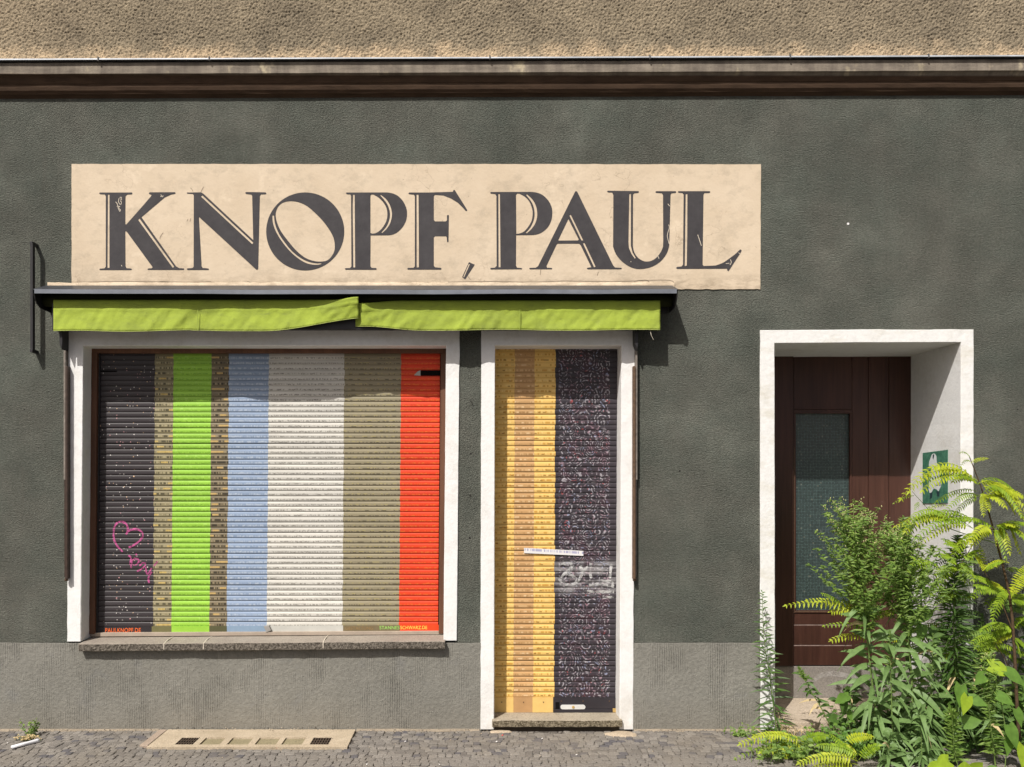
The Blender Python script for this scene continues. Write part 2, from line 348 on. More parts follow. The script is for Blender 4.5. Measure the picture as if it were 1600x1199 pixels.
# ------------------------------------------------------------------ leaves
def leafmat(name, c1, c2, trans=.3, rough=.5):
    m = M(name, rough, .35); r = m.island(); c = m.mix(r, c1, c2); c = m.scale(c, m.rng(m.noise(35, 3), .3, .7, .85, 1.15)); m.col(c)
    t = m.node('ShaderNodeBsdfTranslucent', {0: m.scale(c, 1.25)}); mx = m.node('ShaderNodeMixShader', {0: trans})
    m.nt.links.new(m.b.outputs[0], mx.inputs[1]); m.nt.links.new(t.outputs[0], mx.inputs[2])
    m.nt.links.new(mx.outputs[0], m.nt.nodes['Material Output'].inputs[0]); return m.done()
LANCE = leafmat('lance_leaf_green', (.115, .21, .060), (.20, .31, .105))
FINE = leafmat('fine_leaf_green', (.115, .21, .038), (.25, .365, .075), .4)
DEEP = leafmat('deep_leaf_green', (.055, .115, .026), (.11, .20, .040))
LOCUST = leafmat('yellow_green_leaflets', (.34, .42, .020), (.46, .52, .030), .35)
LOCUST2 = leafmat('mid_green_leaflets', (.15, .26, .018), (.28, .40, .022), .35)
BROAD = leafmat('broad_leaf_green', (.09, .20, .035), (.17, .30, .05), .35)
BROADLIME = leafmat('lime_broad_leaf', (.28, .42, .03), (.34, .46, .035), .35)
BUDS = leafmat('pale_flower_buds', (.36, .40, .15), (.56, .52, .26), .2, .7)
STEMG = flat('green_stem', (.13, .19, .05), .6, .3, .2, 60)
BARK = flat('young_brown_bark', (.085, .055, .03), .8, .2, .35, 60)
STRAW = leafmat('dry_straw', (.50, .38, .19), (.62, .50, .28), .2, .8)

# ================================================================== ground
m = M('mosaic_paving_far', .9, .2)
e = m.voro(22, None, 'DISTANCE_TO_EDGE'); cc = m.sep(m.node('ShaderNodeTexVoronoi', {'Vector': m.pos, 'Scale': 22.0}).outputs['Color'])
c = m.scale((.20, .18, .158), m.rng(cc[0], 0, 1, .7, 1.25)); c = m.mix(m.rng(e, .09, .03), c, (.07, .06, .05)); m.col(c); m.bump(m.rng(e, 0, .15), .6, .01); PAVE = m.done()
m = M('asphalt', .9, .2); m.col(m.scale((.06, .058, .056), m.rng(m.noise(60, 4), .3, .7, .7, 1.3))); m.bump(m.noise(160, 3), .5, .006); ASPHALT = m.done()
g = mesh('ground', [(-300,-300,-.16),(300,-300,-.16),(300,300,-.16),(-300,300,-.16)], [(0,1,2,3)], ASPHALT); tag(g, kind='structure')
mb = MB(); mb.box((-30, -7.5, -.30), (30, .05, -.009)); pav = mb.build('pavement', PAVE); tag(pav, kind='structure')
m = M('cobble_granite', .85, .25)
r = m.island(); c = m.mix(r, (.145, .132, .118), (.245, .225, .198)); c = m.mix(m.gt(m.math('FRACT', m.mul(r, 7.3)), .86), c, (.11, .105, .11))
c = m.scale(c, m.rng(m.noise(110, 4, .7), .3, .7, .72, 1.25)); c = m.mix(m.rng(m.noise(2.2, 5, .65), .45, .68, 0, .6), c, (.20, .175, .14))
m.col(c); m.bump(m.noise(130, 4, .7), .6, .004); COBBLE = m.done()
# vent slab outline, so that cobbles keep clear of it
SL0, SL1 = -1.90, -0.735; SY0, SY1 = -.365, -.022
def cobbles():
    out = []; y = -.03; rnd = random.Random(3); row = 0
    while y > -1.75:
        dy = rnd.uniform(.040, .050); x = -4.6 + rnd.uniform(0, .04); xs = [x]
        while x < 5.0: x += rnd.uniform(.034, .062); xs.append(x)
        wob = lambda x, yy: yy + .016 * noise.noise(Vector((x * 2.2, yy * 3, 0))) + .006 * noise.noise(Vector((x * 14, yy * 30, 2)))
        for a, b in zip(xs[:-1], xs[1:]):
            sk = .010 * noise.noise(Vector((a * 5, y * 5, 7))); j = lambda: rnd.uniform(-.003, .003); gp = .0012
            q = [(a + gp + sk + j(), wob(a, y - dy) + gp + j()), (b - gp + sk + j(), wob(b, y - dy) + gp + j()), (b - gp - sk + j(), wob(b, y) - gp + j()), (a + gp - sk + j(), wob(a, y) - gp + j())]
            cx = sum(p[0] for p in q) / 4; cy = sum(p[1] for p in q) / 4
            if SL0 - .02 < cx < SL1 + .02 and SY0 - .02 < cy < SY1 + .05: continue
            if W(764, 0).x < cx < W(978, 0).x and cy > -.055: continue
            h = rnd.uniform(-.0025, .002); t = (rnd.uniform(-.05, .05), rnd.uniform(-.05, .05))
            ring = []
            for k in range(4):
                p, n_ = Vector(q[k]), Vector(q[(k + 1) % 4]); ring += [p.lerp(n_, .14), p.lerp(n_, .5) + (p.lerp(n_, .5) - Vector((cx, cy))) * rnd.uniform(-.03, .10), p.lerp(n_, .86)]
            n = len(ring); ctr = Vector((cx, cy)); zz = lambda p: h + t[0] * (p.x - cx) + t[1] * (p.y - cy)
            vs = [(p.x, p.y, -.02) for p in ring] + [(p.x, p.y, zz(p) - .0028) for p in ring] + [(ctr.x + (p.x - cx) * .88, ctr.y + (p.y - cy) * .88, zz(p)) for p in ring]
            fs = [(i, (i+1) % n, (i+1) % n + n, i + n) for i in range(n)] + [(i + n, (i+1) % n + n, (i+1) % n + 2*n, i + 2*n) for i in range(n)] + [tuple(range(2*n, 3*n))]
            out.append((cx, cy, vs, fs))
        y -= dy; row += 1
    return out
CB = cobbles()
def vis(c):
    px = VX + c[0] * F / (D + c[1]); return -.675 < c[1] and 0 < px < 1300
near = sorted([c for c in CB if vis(c)], key=lambda c: c[1])[:298]; ids = set(id(c) for c in near)
for c in near: mesh('cobblestone', c[2], c[3], COBBLE, pav, loc=(c[0], c[1], 0))
mb = MB()
for c in CB:
    if id(c) not in ids: mb.add(c[2], c[3])
o = mesh('cobblestones', mb.v, mb.f, COBBLE, pav); tag(o, kind='stuff')
SANDM = stone('pale_spilled_sand', (.40, .325, .235), (.48, .395, .29), (.30, .24, .17), .003)
def heap(cx, cy, rx, ry, h, seed):
    mb = MB(); n = 26; rings = [1, .8, .55, .28]; vs = []
    for ri, rr in enumerate(rings):
        for k in range(n):
            a = k * 2 * math.pi / n; w = 1 + .35 * noise.noise(Vector((math.cos(a) * 1.6, math.sin(a) * 1.6, seed)))
            vs.append((cx + rx * rr * w * math.cos(a), min(-.012, cy + ry * rr * w * math.sin(a)), [-.006, h * .5, h * .85, h][ri] + .002 * noise.noise(Vector((k * .7, ri, seed)))))
    vs.append((cx, cy, h)); fs = [(r * n + k, r * n + (k+1) % n, (r+1) * n + (k+1) % n, (r+1) * n + k) for r in range(3) for k in range(n)] + [(3*n + k, 3*n + (k+1) % n, 4*n) for k in range(n)]
    mb.add(vs, fs); return mb
for k, (px, py, rx, ry, h, lab) in enumerate([(972, 1147, .12, .06, .0055, 'patch of pale spilled sand at the right end of the stone doorstep'), (781, 1143, .08, .022, .0045, 'thin sand smear at the left end of the stone doorstep'), (1250, 1136, .28, .10, .010, 'broken beige rubble and sand before the brown entrance door')]):
    p = G(px, py); tag(heap(p.x, p.y, rx, ry, h, k * 3.3).build('sand_patch', SANDM, smooth=True, loc=(p.x, p.y, 0)), lab, 'sand', kind='stuff')
# sandy dirt drifted along the foot of the wall
def drift(x0, x1, lab, seed):
    n = int((x1 - x0) / .025); vs = []; fs = []
    for i in range(n + 1):
        x = x0 + (x1 - x0) * i / n; w = .016 + .020 * max(0, noise.noise(Vector((x * 3.1, seed, 0))) + .3) + .010 * noise.noise(Vector((x * 17, seed, 4))); h = .0035 + .004 * max(0, noise.noise(Vector((x * 5, seed, 9))) + .2)
        vs += [(x, -.004, h + .004), (x, -.006 - w * .35, h), (x, -.010 - w, -.006)]
    for i in range(n):
        for q in range(2): fs.append((i*3+q, i*3+q+1, (i+1)*3+q+1, (i+1)*3+q))
    o = mesh('dirt_drift', vs, fs, DRIFT, None, True, loc=((x0 + x1) / 2, -.02, 0)); fixn(o); tag(o, lab, 'dirt', kind='stuff')
DRIFT = stone('beige_dirt', (.22, .185, .14), (.33, .275, .205), (.15, .125, .095), .004)
drift(-4.6, SL0 - .06, 'thin beige dirt along the wall foot left of the vent slab', 1.0); drift(SL1 + .005, W(749, 0).x, 'thin beige dirt along the wall foot between vent slab and doorstep', 5.0); drift(W(990, 0).x, W(1186, 0).x, 'thin beige dirt along the wall foot between the two doors', 9.0)
# dirt line where paving meets wall
mb = MB(); rnd = random.Random(5)
for k in range(520):
    x = rnd.uniform(-3.3, 2.6); y = -.012 - abs(rnd.gauss(0, .035)); s = rnd.uniform(.002, .0045)
    if k % 7 == 0: y = -rnd.uniform(.02, .68)
    if W(764, 0).x < x < W(978, 0).x and y > -.06: continue
    zt = .003 if not (SL0 < x < SL1 and SY0 < y) else .016
    p = Vector((x, y, zt)); a = [Vector((rnd.uniform(-1, 1), rnd.uniform(-1, 1), 0)).normalized() * s for _ in range(4)]
    mb.add([p + Vector((s, 0, 0)), p + Vector((0, s * .8, 0)), p + Vector((-s * 1.2, 0, 0)), p + Vector((0, -s, 0)), p + Vector((0, 0, s * .8))], [(0,1,4),(1,2,4),(2,3,4),(3,0,4),(3,2,1,0)], 0 if rnd.random() < .45 else 1)
tag(mb.build('grit', [SANDM, flat('dark_crumbs', (.05, .04, .03))]), 'scattered grit and crumbs along the foot of the wall', 'grit', kind='stuff')
mb = MB()
for k in range(13):
    x = rnd.uniform(-2.9, 2.0); y = -rnd.uniform(.12, .68); s = rnd.uniform(.003, .006); a = rnd.uniform(0, 3); p = Vector((x, y, .006))
    u = Vector((math.cos(a), math.sin(a), .1)) * s; v = Vector((-math.sin(a), math.cos(a), .15)) * s * .5
    mb.add([p - u - v, p + u - v, p + u + v + Vector((0, 0, .003)), p - u + v], [(0, 1, 2, 3)], 1 if k % 5 == 0 else 0)
tag(mb.build('paper_scraps', [flat('white_scrap', (.75, .73, .7)), flat('red_scrap', (.6, .06, .06))]), 'tiny white and red scraps scattered over the paving', 'litter', kind='stuff')

# ================================================================== building
bld = thing('building', 'dark grey-green rendered house front with white framed window and doors', 'building', (0, 0, 0))
XL, XR = -5.2, 5.6
ZP = W(0, 1004).z; ZC = 3.957                       # plinth top, underside of the cornice
HOLES = [(W(111, 0).x, W(711.5, 0).x, W(0, 1004).z - .02, W(0, 518).z), (W(755, 0).x, W(986, 0).x, -.01, W(0, 520).z), (W(1191, 0).x, W(1516, 0).x, -.01, W(0, 520).z)]
def sheet(name, x0, x1, z0, z1, yf, mat, thick=.75):
    xs = sorted({x0, x1, *[h[0] for h in HOLES], *[h[1] for h in HOLES]}); zs = sorted({z0, z1, *[max(z0, min(z1, v)) for h in HOLES for v in h[2:]]})
    mb = MB(); inh = lambda x, z: any(h[0] < x < h[1] and h[2] < z < h[3] for h in HOLES)
    cell = lambda i, j: 0 <= i < len(xs) - 1 and 0 <= j < len(zs) - 1 and not inh((xs[i]+xs[i+1]) / 2, (zs[j]+zs[j+1]) / 2)
    for i in range(len(xs) - 1):
        for j in range(len(zs) - 1):
            if not cell(i, j): continue
            a, b, c, d = xs[i], xs[i+1], zs[j], zs[j+1]; yb = yf + thick
            mb.add([(a,yf,c),(b,yf,c),(b,yf,d),(a,yf,d)], [(0,1,2,3)])
            for di, dj, e in ((-1,0,((a,c),(a,d))), (1,0,((b,d),(b,c))), (0,-1,((b,c),(a,c))), (0,1,((a,d),(b,d)))):
                if not cell(i + di, j + dj): (p, q), (r_, s) = e; mb.add([(p,yf,q),(r_,yf,s),(r_,yb,s),(p,yb,q)], [(0,1,2,3)])
    bmv = mesh(name, mb.v, mb.f, mat, bld); fixn(bmv); return bmv
wall = sheet('wall', XL, XR, ZP, ZC + .05, 0.0, STUCCO)
# plinth, slightly proud, with an uneven top edge
def plinth(x0, x1):
    n = max(2, int((x1 - x0) / .03)); vs = []; fs = []
    for i in range(n + 1):
        x = x0 + (x1 - x0) * i / n; e = .0035 * noise.noise(Vector((x * 6, 0, 3))) + .002 * noise.noise(Vector((x * 31, 0, 3))); pr = -.009 + .003 * noise.noise(Vector((x * 3, 4, 0)))
        vs += [(x, pr, -.02), (x, pr, ZP - .004 + e), (x, .02, ZP + e)]
    for i in range(n):
        b = i * 3; fs += [(b, b+3, b+4, b+1), (b+1, b+4, b+5, b+2)]
    return mesh('plinth', vs, fs, PLINTH, bld)
plinth(XL, W(752, 0).x); plinth(W(988, 0).x, W(1189, 0).x); plinth(W(1518, 0).x, XR)
for a_, b_ in ((XL, W(754, 0).x), (W(986.5, 0).x, W(1190.5, 0).x), (W(1516.5, 0).x, XR)): box('plinth_core', (a_, .03, -.02), (b_, .74, ZP), PLINTH, bld, 0)
box('building_core', (XL, .80, -.02), (XR, 8, 9), BLACK, bld, 0)
# upper wall with real rough-cast relief in the part the photograph shows
def upper():
    x0, x1, z0, z1, st = -3.9, 4.3, 4.10, 4.74, .0052; nx = int((x1-x0)/st); nz = int((z1-z0)/st); vs = []; fs = []
    for j in range(nz + 1):
        for i in range(nx + 1):
            x = x0 + i * st; z = z0 + j * st; p = Vector((x * 88, 0, z * 100))
            w = 1.25 * noise.noise(p) + .7 * noise.noise(p * 2.05 + Vector((9, 1, 4))) + .5 * noise.noise(Vector((x * 3, 5, z * 3)))
            sm = max(0, min(1, (4.33 - z) / .2)); vs.append((x, -.014 - .0068 * min(.75, w) * (1 - .15 * sm), z))
    for j in range(nz):
        for i in range(nx):
            a = j * (nx+1) + i; fs.append((a, a+1, a+nx+2, a+nx+1))
    mesh('upper_wall', vs, fs, ROUGHCAST, bld, smooth=True)
    mb = MB(); mb.box((XL, -.004, 4.05), (x0, .75, 9)); mb.box((x1, -.004, 4.05), (XR, .75, 9)); mb.box((x0, -.006, z1), (x1, .75, 9)); mb.box((x0, .01, 4.05), (x1, .75, z1))
    mb.build('upper_wall_render', ROUGHCAST, bld)
upper()
tilt = lambda x: (x - .2) * .0036
def extrude(name, prof, mat, par, step=.12, jit=0, smooth=False):
    n = int((XR - XL) / step); vs = []; fs = []; k = len(prof)
    for i in range(n + 1):
        x = XL + (XR - XL) * i / n
        for q, (p, z) in enumerate(prof): vs.append((x, -p + jit * noise.noise(Vector((x * 4, q, 1))), z + tilt(x) + jit * noise.noise(Vector((x * 5, q, 8)))))
    for i in range(n):
        for q in range(k - 1): fs.append((i*k + q, (i+1)*k + q, (i+1)*k + q + 1, i*k + q + 1))
    return fixn(mesh(name, vs, fs, mat, par, smooth))
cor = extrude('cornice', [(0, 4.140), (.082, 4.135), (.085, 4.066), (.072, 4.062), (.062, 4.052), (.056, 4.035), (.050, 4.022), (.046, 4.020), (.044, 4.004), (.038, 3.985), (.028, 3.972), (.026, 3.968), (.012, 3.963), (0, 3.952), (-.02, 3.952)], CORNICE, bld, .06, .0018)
extrude('flashing', [(-.02, 4.170), (.03, 4.166), (.102, 4.152), (.104, 4.143), (.1025, 4.143), (.1, 4.1495), (.03, 4.163)], ZINC, cor, .25, .001)
for k, px in enumerate((165, 335, 765, 1010, 1225, 1437)):
    x = W(px, 0).x; z = 4.156 + tilt(x); box('flashing_clip', (x - .004, -.107, z - .02), (x + .004, -.09, z + .004), flat('dark_clip', (.1, .1, .1)) if k == 0 else bpy.data.materials['dark_clip'], cor, 0)

# white surrounds: ring on the wall plus the reveal
def surround(name, out, inn, depth, mat, par, revmat=None, proud=.011, jit=.0028, seed=0):
    # out / inn: BL, TL, TR, BR in pixels
    vs = []; fs = []; mi = []; o_ = [W(*p) for p in out]; i_ = [W(*p) for p in inn]; seg = 34; cnt = 0
    for s in range(3):
        for k in range(seg + (1 if s == 2 else 0)):
            t = k / seg; a = o_[s].lerp(o_[s+1], t); b = i_[s].lerp(i_[s+1], t)
            L = (a - o_[0]).length * 9 + s * 7
            ja = jit * (noise.noise(Vector((L * 1.3, seed, 0))) + .8 * noise.noise(Vector((L * 5.1, seed, 3)))); jb = jit * .6 * noise.noise(Vector((L * 2.3, seed, 9)))
            if s == 1: a = a + Vector((0, 0, ja)); b = b + Vector((0, 0, jb))
            else: a = a + Vector((ja, 0, 0)); b = b + Vector((jb, 0, 0))
            pr = -proud + .002 * noise.noise(Vector((L * 1.7, 3, seed)))
            cdir = (b - a).normalized()
            vs += [a + Vector((0, .004, 0)), a + Vector((0, pr + .003, 0)), a + cdir * .003 + Vector((0, pr, 0)), b - cdir * .004 + Vector((0, pr, 0)), b + Vector((0, pr + .004, 0)), b + Vector((0, depth, 0))]; cnt += 1
    for i in range(cnt - 1):
        for q in range(5):
            fs.append((i*6 + q, (i+1)*6 + q, (i+1)*6 + q + 1, i*6 + q + 1)); mi.append(1 if q == 4 else 0)
    o = mesh(name, vs, fs, [mat, revmat or mat], par, mi=mi); fixn(o); return o
surround('window_surround', [(106, 1002), (108, 513), (718.5, 513), (714, 1000.5)], [(127.5, 1002), (131.5, 541), (697, 541), (693, 1000.5)], YS + .03, WHITE, bld, seed=1)
surround('shop_door_surround', [(750.5, 1139), (752, 513), (991.5, 513), (989, 1139)], [(772, 1139), (773.5, 540.5), (970.5, 540.5), (967.5, 1139)], YS + .03, WHITE, bld, seed=2)
DD = .586
surround('entrance_surround', [(1187.5, 1142), (1187, 516), (1520, 515.5), (1519.5, 1142)], [(1210.5, 1142), (1209.5, 537), (1500, 535.5), (1499, 1142)], DD + .02, WHITE_OLD, bld, WHITE, seed=3)

# ------------------------------------------------------------------ stone sill and doorstep
zt = W(0, 993, .12).z
sill = thing('window_sill', 'long weathered grey stone sill under the striped shutter', None, (0, 0, 0), parent=bld)
sx = [122.5, 256, 318, 505, 695.5]
for k in range(4):
    a = (sx[k] - VX) / 250 * .99; b = (sx[k+1] - VX) / 250 * .99
    def sk(co, k=k):
        f = max(0, min(1, (.02 - co.y) / .07)); co = co.copy(); co.z += (co.x + 1.2) * .008 - .012 * f; return co
    rough_slab('sill_stone', (a + (.0015 if k else 0), -.055, .520), (b - .0015, .16, .566), SILLSTONE, sill, seed=k * 7, skew=sk, front=HEWN)
for k in (1, 2, 3):
    a = (sx[k] - VX) / 250 * .99; zz = (a + 1.2) * .008; mb = MB(); pr = [(-.0545, .516), (-.0545, .5525), (-.03, .5565), (.02, .5645), (.125, .5648), (.125, .516)]
    mb.add([(a - .003, y, z + zz) for y, z in pr] + [(a + .003, y, z + zz) for y, z in pr], [tuple(range(6)), tuple(range(11, 5, -1))] + [(q, (q+1) % 6, (q+1) % 6 + 6, q + 6) for q in range(6)]); mb.build('mortar_joint', MORTAR, sill)
o = rough_slab('doorstep', (W(768.5, 0).x, -.040, .026), (W(973, 0).x * .99, .20, .069), STEPSTONE, bld, seed=31, amp=.004, front=HEWN2); tag(o, 'worn buff stone doorstep below the yellow and black shutter')
box('doorstep_base', (W(772, 0).x, -.004, -.02), (W(967, 0).x, .2, .0262), flat('step_shadow_brown', (.06, .045, .03)), bld, 0)  # base coloured dark brown to stand for the shadow under the step

# ------------------------------------------------------------------ window frame and roller shutters
def bar(name, x0, y0, x1, y1, yf, yb, mat, par): return pbox(name, x0, y0, x1, y1, yf, yb, mat, par, .002)
wf = thing('window_frame', 'brown wooden window frame around the striped shutter', None, (0, 0, 0), parent=bld)
pquad('frame_top', [(139, 544), (699, 544), (699, 551.8), (139, 551.8)], .103, .16, FRAMEWOOD, wf)
pquad('frame_side', [(142, 551.8), (151.8, 551.8), (147.5, 991), (137.5, 991)], .100, .16, FRAMEWOOD, wf)
pquad('frame_side', [(688.6, 551.8), (698, 551.8), (694, 990), (685.4, 990)], .100, .16, FRAMEWOOD, wf)
pquad('frame_bottom', [(137.5, 989.3), (694.5, 986.6), (694.5, 991.5), (137.5, 995)], .108, .16, flat('pale_bottom_batten', (.36, .30, .24)), wf, .001)
box('black_backing', (W(100, 0).x, .22, 0), (W(1000, 0).x, .24, 2.45), BLACK, bld, 0)  # unseen black sheet added behind the slats, no gap lets anything through
PROF = [(.0022, 0.0), (.0022, .0014), (.0000, .0022), (-.0010, .0062), (-.0016, .0125), (-.0016, .0205), (-.0009, .0272), (.0002, .0300), (.0018, .0306), (.0006, .0312), (.0006, .0336)]
def prof_y(f):
    z = f * PITCH
    for (y0, z0_), (y1, z1_) in zip(PROF[:-1], PROF[1:]):
        if z <= z1_: return y0 + (y1 - y0) * (z - z0_) / max(1e-6, z1_ - z0_)
    return PROF[-1][0]
def shutter(name, label, bounds, mats, top, bot, z0, shift, cut=False):
    par = thing(name, label, None, (0, 0, 0), parent=bld)
    ztop = W(0, top, YS).z; n = int(round((ztop - z0) / PITCH)); xs = [W(b, 0, YS).x for b in bounds]
    rnd = random.Random(len(name)); k = len(PROF); variants = []
    for vi in range(6):                    # a few slats whose painted edges wander a little
        xv = [x + (rnd.uniform(-.0028, .0028) if 0 < q < len(xs) - 1 else 0) for q, x in enumerate(xs)]; vs = []; fs = []; mi = []
        for s in range(len(xv) - 1):
            sub = max(1, int((xv[s+1] - xv[s]) / .12)); b0 = len(vs)
            for q in range(sub + 1):
                x = xv[s] + (xv[s+1] - xv[s]) * q / sub
                for (y, z) in PROF: vs.append((x, y + .0006 * noise.noise(Vector((x * 4, vi * 5, z * 20))), z))
            for q in range(sub):
                for e in range(k - 1): a = b0 + q*k + e; fs.append((a, a+k, a+k+1, a+1)); mi.append(s)
        variants.append((vs, fs, mi))
    made = {}
    for i in range(n):
        z = z0 + i * PITCH; dx = -shift / 250 * (1 - i / n); loc = Vector((dx, YS + rnd.uniform(-.0012, .0012), z)); vi = rnd.randrange(6)
        if vi not in made:
            vs, fs, mi = variants[vi]; o = mesh('slat', [Vector(v) + loc for v in vs], fs, mats, par, True, mi, loc=loc); fixn(o); made[vi] = o.data
            if sum(p.normal.y for p in o.data.polygons) > 0: o.data.flip_normals()
        else:
            o = bpy.data.objects.new('slat', made[vi]); col.objects.link(o); o.parent = par; o.location = loc
        o.rotation_euler = (rnd.uniform(-.03, .03), rnd.uniform(-.0006, .0006), 0)
    return par, xs, n
wsh, wxs, wn_ = shutter('window_shutter', 'closed roller shutter painted in eight vertical colour stripes', [153, 242.5, 271.5, 330.5, 358, 420.5, 538.5, 627, 687.8], [S_DARK, S_OLIVE, S_GREEN, S_OLIVE2, S_BLUE, S_WHITE, S_KHAKI, S_RED], 549, 980, WIN_Z0, 3.5)
dsh, dxs, dn_ = shutter('shop_door_shutter', 'closed narrow roller shutter, ochre stripes left and black patterned half right', [771.5, 804.5, 835.5, 868, 966], [D_YEL, D_TAN, D_YEL, D_DARK], 538, 1090, DOOR_Z0, 2.5)
PL = dict(dark=(.028, .024, .027), olive=(.15, .14, .06), green=(.30, .56, .060), olive2=(.085, .085, .04), blue=(.22, .31, .42), white=(.50, .50, .46), khaki=(.17, .135, .075), red=(.72, .06, .012))
bx = [149, 237, 268, 327, 354.5, 417.5, 536, 625, 686]
for k, (key, cl) in enumerate(PL.items()):
    a, b = bx[k], bx[k+1]; lb = lambda x, y0, y1: y0 + (y1 - y0) * (x - 149) / 537
    pquad('bottom_rail', [(a, lb(a, 979.6, 976.8)), (b, lb(b, 979.6, 976.8)), (b, lb(b, 990, 987)), (a, lb(a, 990, 987))], YS - .004, YS + .012, flat('rail_' + key, cl, .5, .35, .08), wsh, 0)
for k, (a, b, cl) in enumerate([(771.5, 802.3, (.70, .47, .16)), (802.3, 832, (.46, .27, .12)), (832, 864.3, (.70, .47, .16)), (864.3, 966, (.030, .026, .031))]):
    pquad('bottom_rail', [(a, 1090), (b, 1090), (b, 1108 if k == 3 else 1113.5), (a, 1108 if k == 3 else 1113.5)], YS - .004, YS + .012, flat('door_rail_%d' % k, cl, .5, .35, .1), dsh, .001)
pquad('bottom_lip', [(864.5, 1108.6), (966, 1108.6), (966, 1113.6), (864.5, 1113.6)], YS - .008, YS + .012, bpy.data.materials['door_rail_3'], dsh, .001)
# handle plate with lock
hp = MB(); pts = []
for k in range(24):
    a = k / 24 * 2 * math.pi; sx_ = 875.5 + 3.4 if math.cos(a) < 0 else 914.5 - 3.4; p = W(sx_ + 3.4 * math.cos(a), 1104.5 - 3.5 * math.sin(a), YS); pts.append((p.x, p.z))
hp.prism(pts, YS - .010, YS - .003); o = hp.build('handle_plate', STEEL, dsh, bevel=.001); tag(o, 'steel pull plate with a lock on the bottom rail')
lk = MB(); p = W(895.5, 1104.5, YS); lk.prism([(p.x + .009 * math.cos(a), p.z + .009 * math.sin(a)) for a in [k * math.pi / 6 for k in range(12)]], YS - .013, YS - .009); lk.build('lock', BRASS, dsh, bevel=.001)
pbox('lock_recess', 868, 1097.5, 874, 1108, YS - .006, YS, BLACK, dsh, 0)
pbox('brass_foot', 957.5, 1107.5, 964, 1113.5, YS - .011, YS, BRASS, dsh, .001)
mb = MB()
for px in (877, 911, 952): p = W(px, 1095.5, YS); mb.box((p.x - .004, YS - .007, p.z - .003), (p.x + .004, YS - .003, p.z + .003))
for px in (784, 818, 849): p = W(px, 1097, YS); mb.box((p.x - .003, YS - .007, p.z - .003), (p.x + .003, YS - .003, p.z + .003))
tag(mb.build('rivets', RUST, dsh), kind='stuff')
# bolt slot near the top of the red stripe, stopper on the bottom rail, side guides
pbox('bolt_slot', 657, 579, 688, 587.2, YS - .0068, YS, BLACK, wsh, 0)
pquad('bolt_plate', [(647, 586.5), (652, 581), (657, 578.6), (657, 587.3)], YS - .0075, YS, flat('pale_plate', (.42, .41, .38)), wsh, .0005)
pbox('bolt_slot', 157, 579.5, 182, 581.4, YS - .0068, YS, BLACK, wsh, 0)
pquad('rail_stop', [(412, 979), (420, 978), (423.5, 985.5), (416, 988.5)], YS - .03, YS - .003, flat('grey_stop', (.30, .29, .27)), wsh, .001)
pquad('side_guide', [(151.8, 552), (156.5, 552), (152.2, 991), (147.5, 991)], YS - .012, YS + .02, DARKMETAL, wsh, .001)
mb = MB()
for k in range(14): p = W(154 - 4.3 * k / 14, 560 + k * 30, YS - .012); mb.prism([(p.x + .005 * math.cos(a), p.z + .005 * math.sin(a)) for a in [q * math.pi / 4 for q in range(8)]], YS - .0145, YS - .011)
tag(mb.build('guide_screws', flat('guide_screw', (.10, .095, .09)), wsh), kind='stuff')

# painted writing on the shutter rails
def text_mesh(s):
    cu = bpy.data.curves.new('t', 'FONT'); cu.body = s; cu.size = 1; cu.offset = .012; cu.space_character = 1.06
    ob = bpy.data.objects.new('t', cu); col.objects.link(ob); dg = bpy.context.evaluated_depsgraph_get(); dg.update()
    me = bpy.data.meshes.new_from_object(ob.evaluated_get(dg)); vs = [v.co.copy() for v in me.vertices]; fs = [tuple(p.vertices) for p in me.polygons]
    bpy.data.objects.remove(ob); bpy.data.meshes.remove(me); return vs, fs
def lettering(s, x0, x1, ya, yb, tiltpx, yd, mat, par, name='lettering'):
    vs, fs = text_mesh(s); mnx = min(v.x for v in vs); mxx = max(v.x for v in vs); mny = min(v.y for v in vs); mxy = max(v.y for v in vs); out = []
    for v in vs:
        u = (v.x - mnx) / (mxx - mnx); w = (v.y - mny) / (mxy - mny)
        out.append(W(x0 + (x1 - x0) * u, yb + (ya - yb) * w + tiltpx * u + .5 * noise.noise(Vector((u * 25, 0, 1))), yd))
    o = mesh(name, out, fs, mat, par)
    if sum(p.normal.y for p in o.data.polygons) > 0: o.data.flip_normals()
    return o
tag(lettering('PAULKNOPF.DE', 164.5, 220, 981.6, 988.6, -.2, YS - .0052, flat('orange_letters', (.75, .14, .03)), wsh), 'orange hand lettering PAULKNOPF.DE')
tag(lettering('GESTALTUNG', 539.5, 583, 979.6, 984.6, -.3, YS - .0052, flat('brown_letters', (.27, .175, .075)), wsh), 'faint brown lettering GESTALTUNG')
tag(lettering('STANNES', 593, 624, 978.4, 983.8, -.2, YS - .0052, flat('green_letters', (.30, .58, .13)), wsh), 'light green lettering STANNES')
tag(lettering('SCHWARZ.DE', 625.6, 667.5, 978.2, 983.6, -.2, YS - .0052, flat('yellow_letters', (.85, .58, .09)), wsh), 'yellow lettering SCHWARZ.DE')

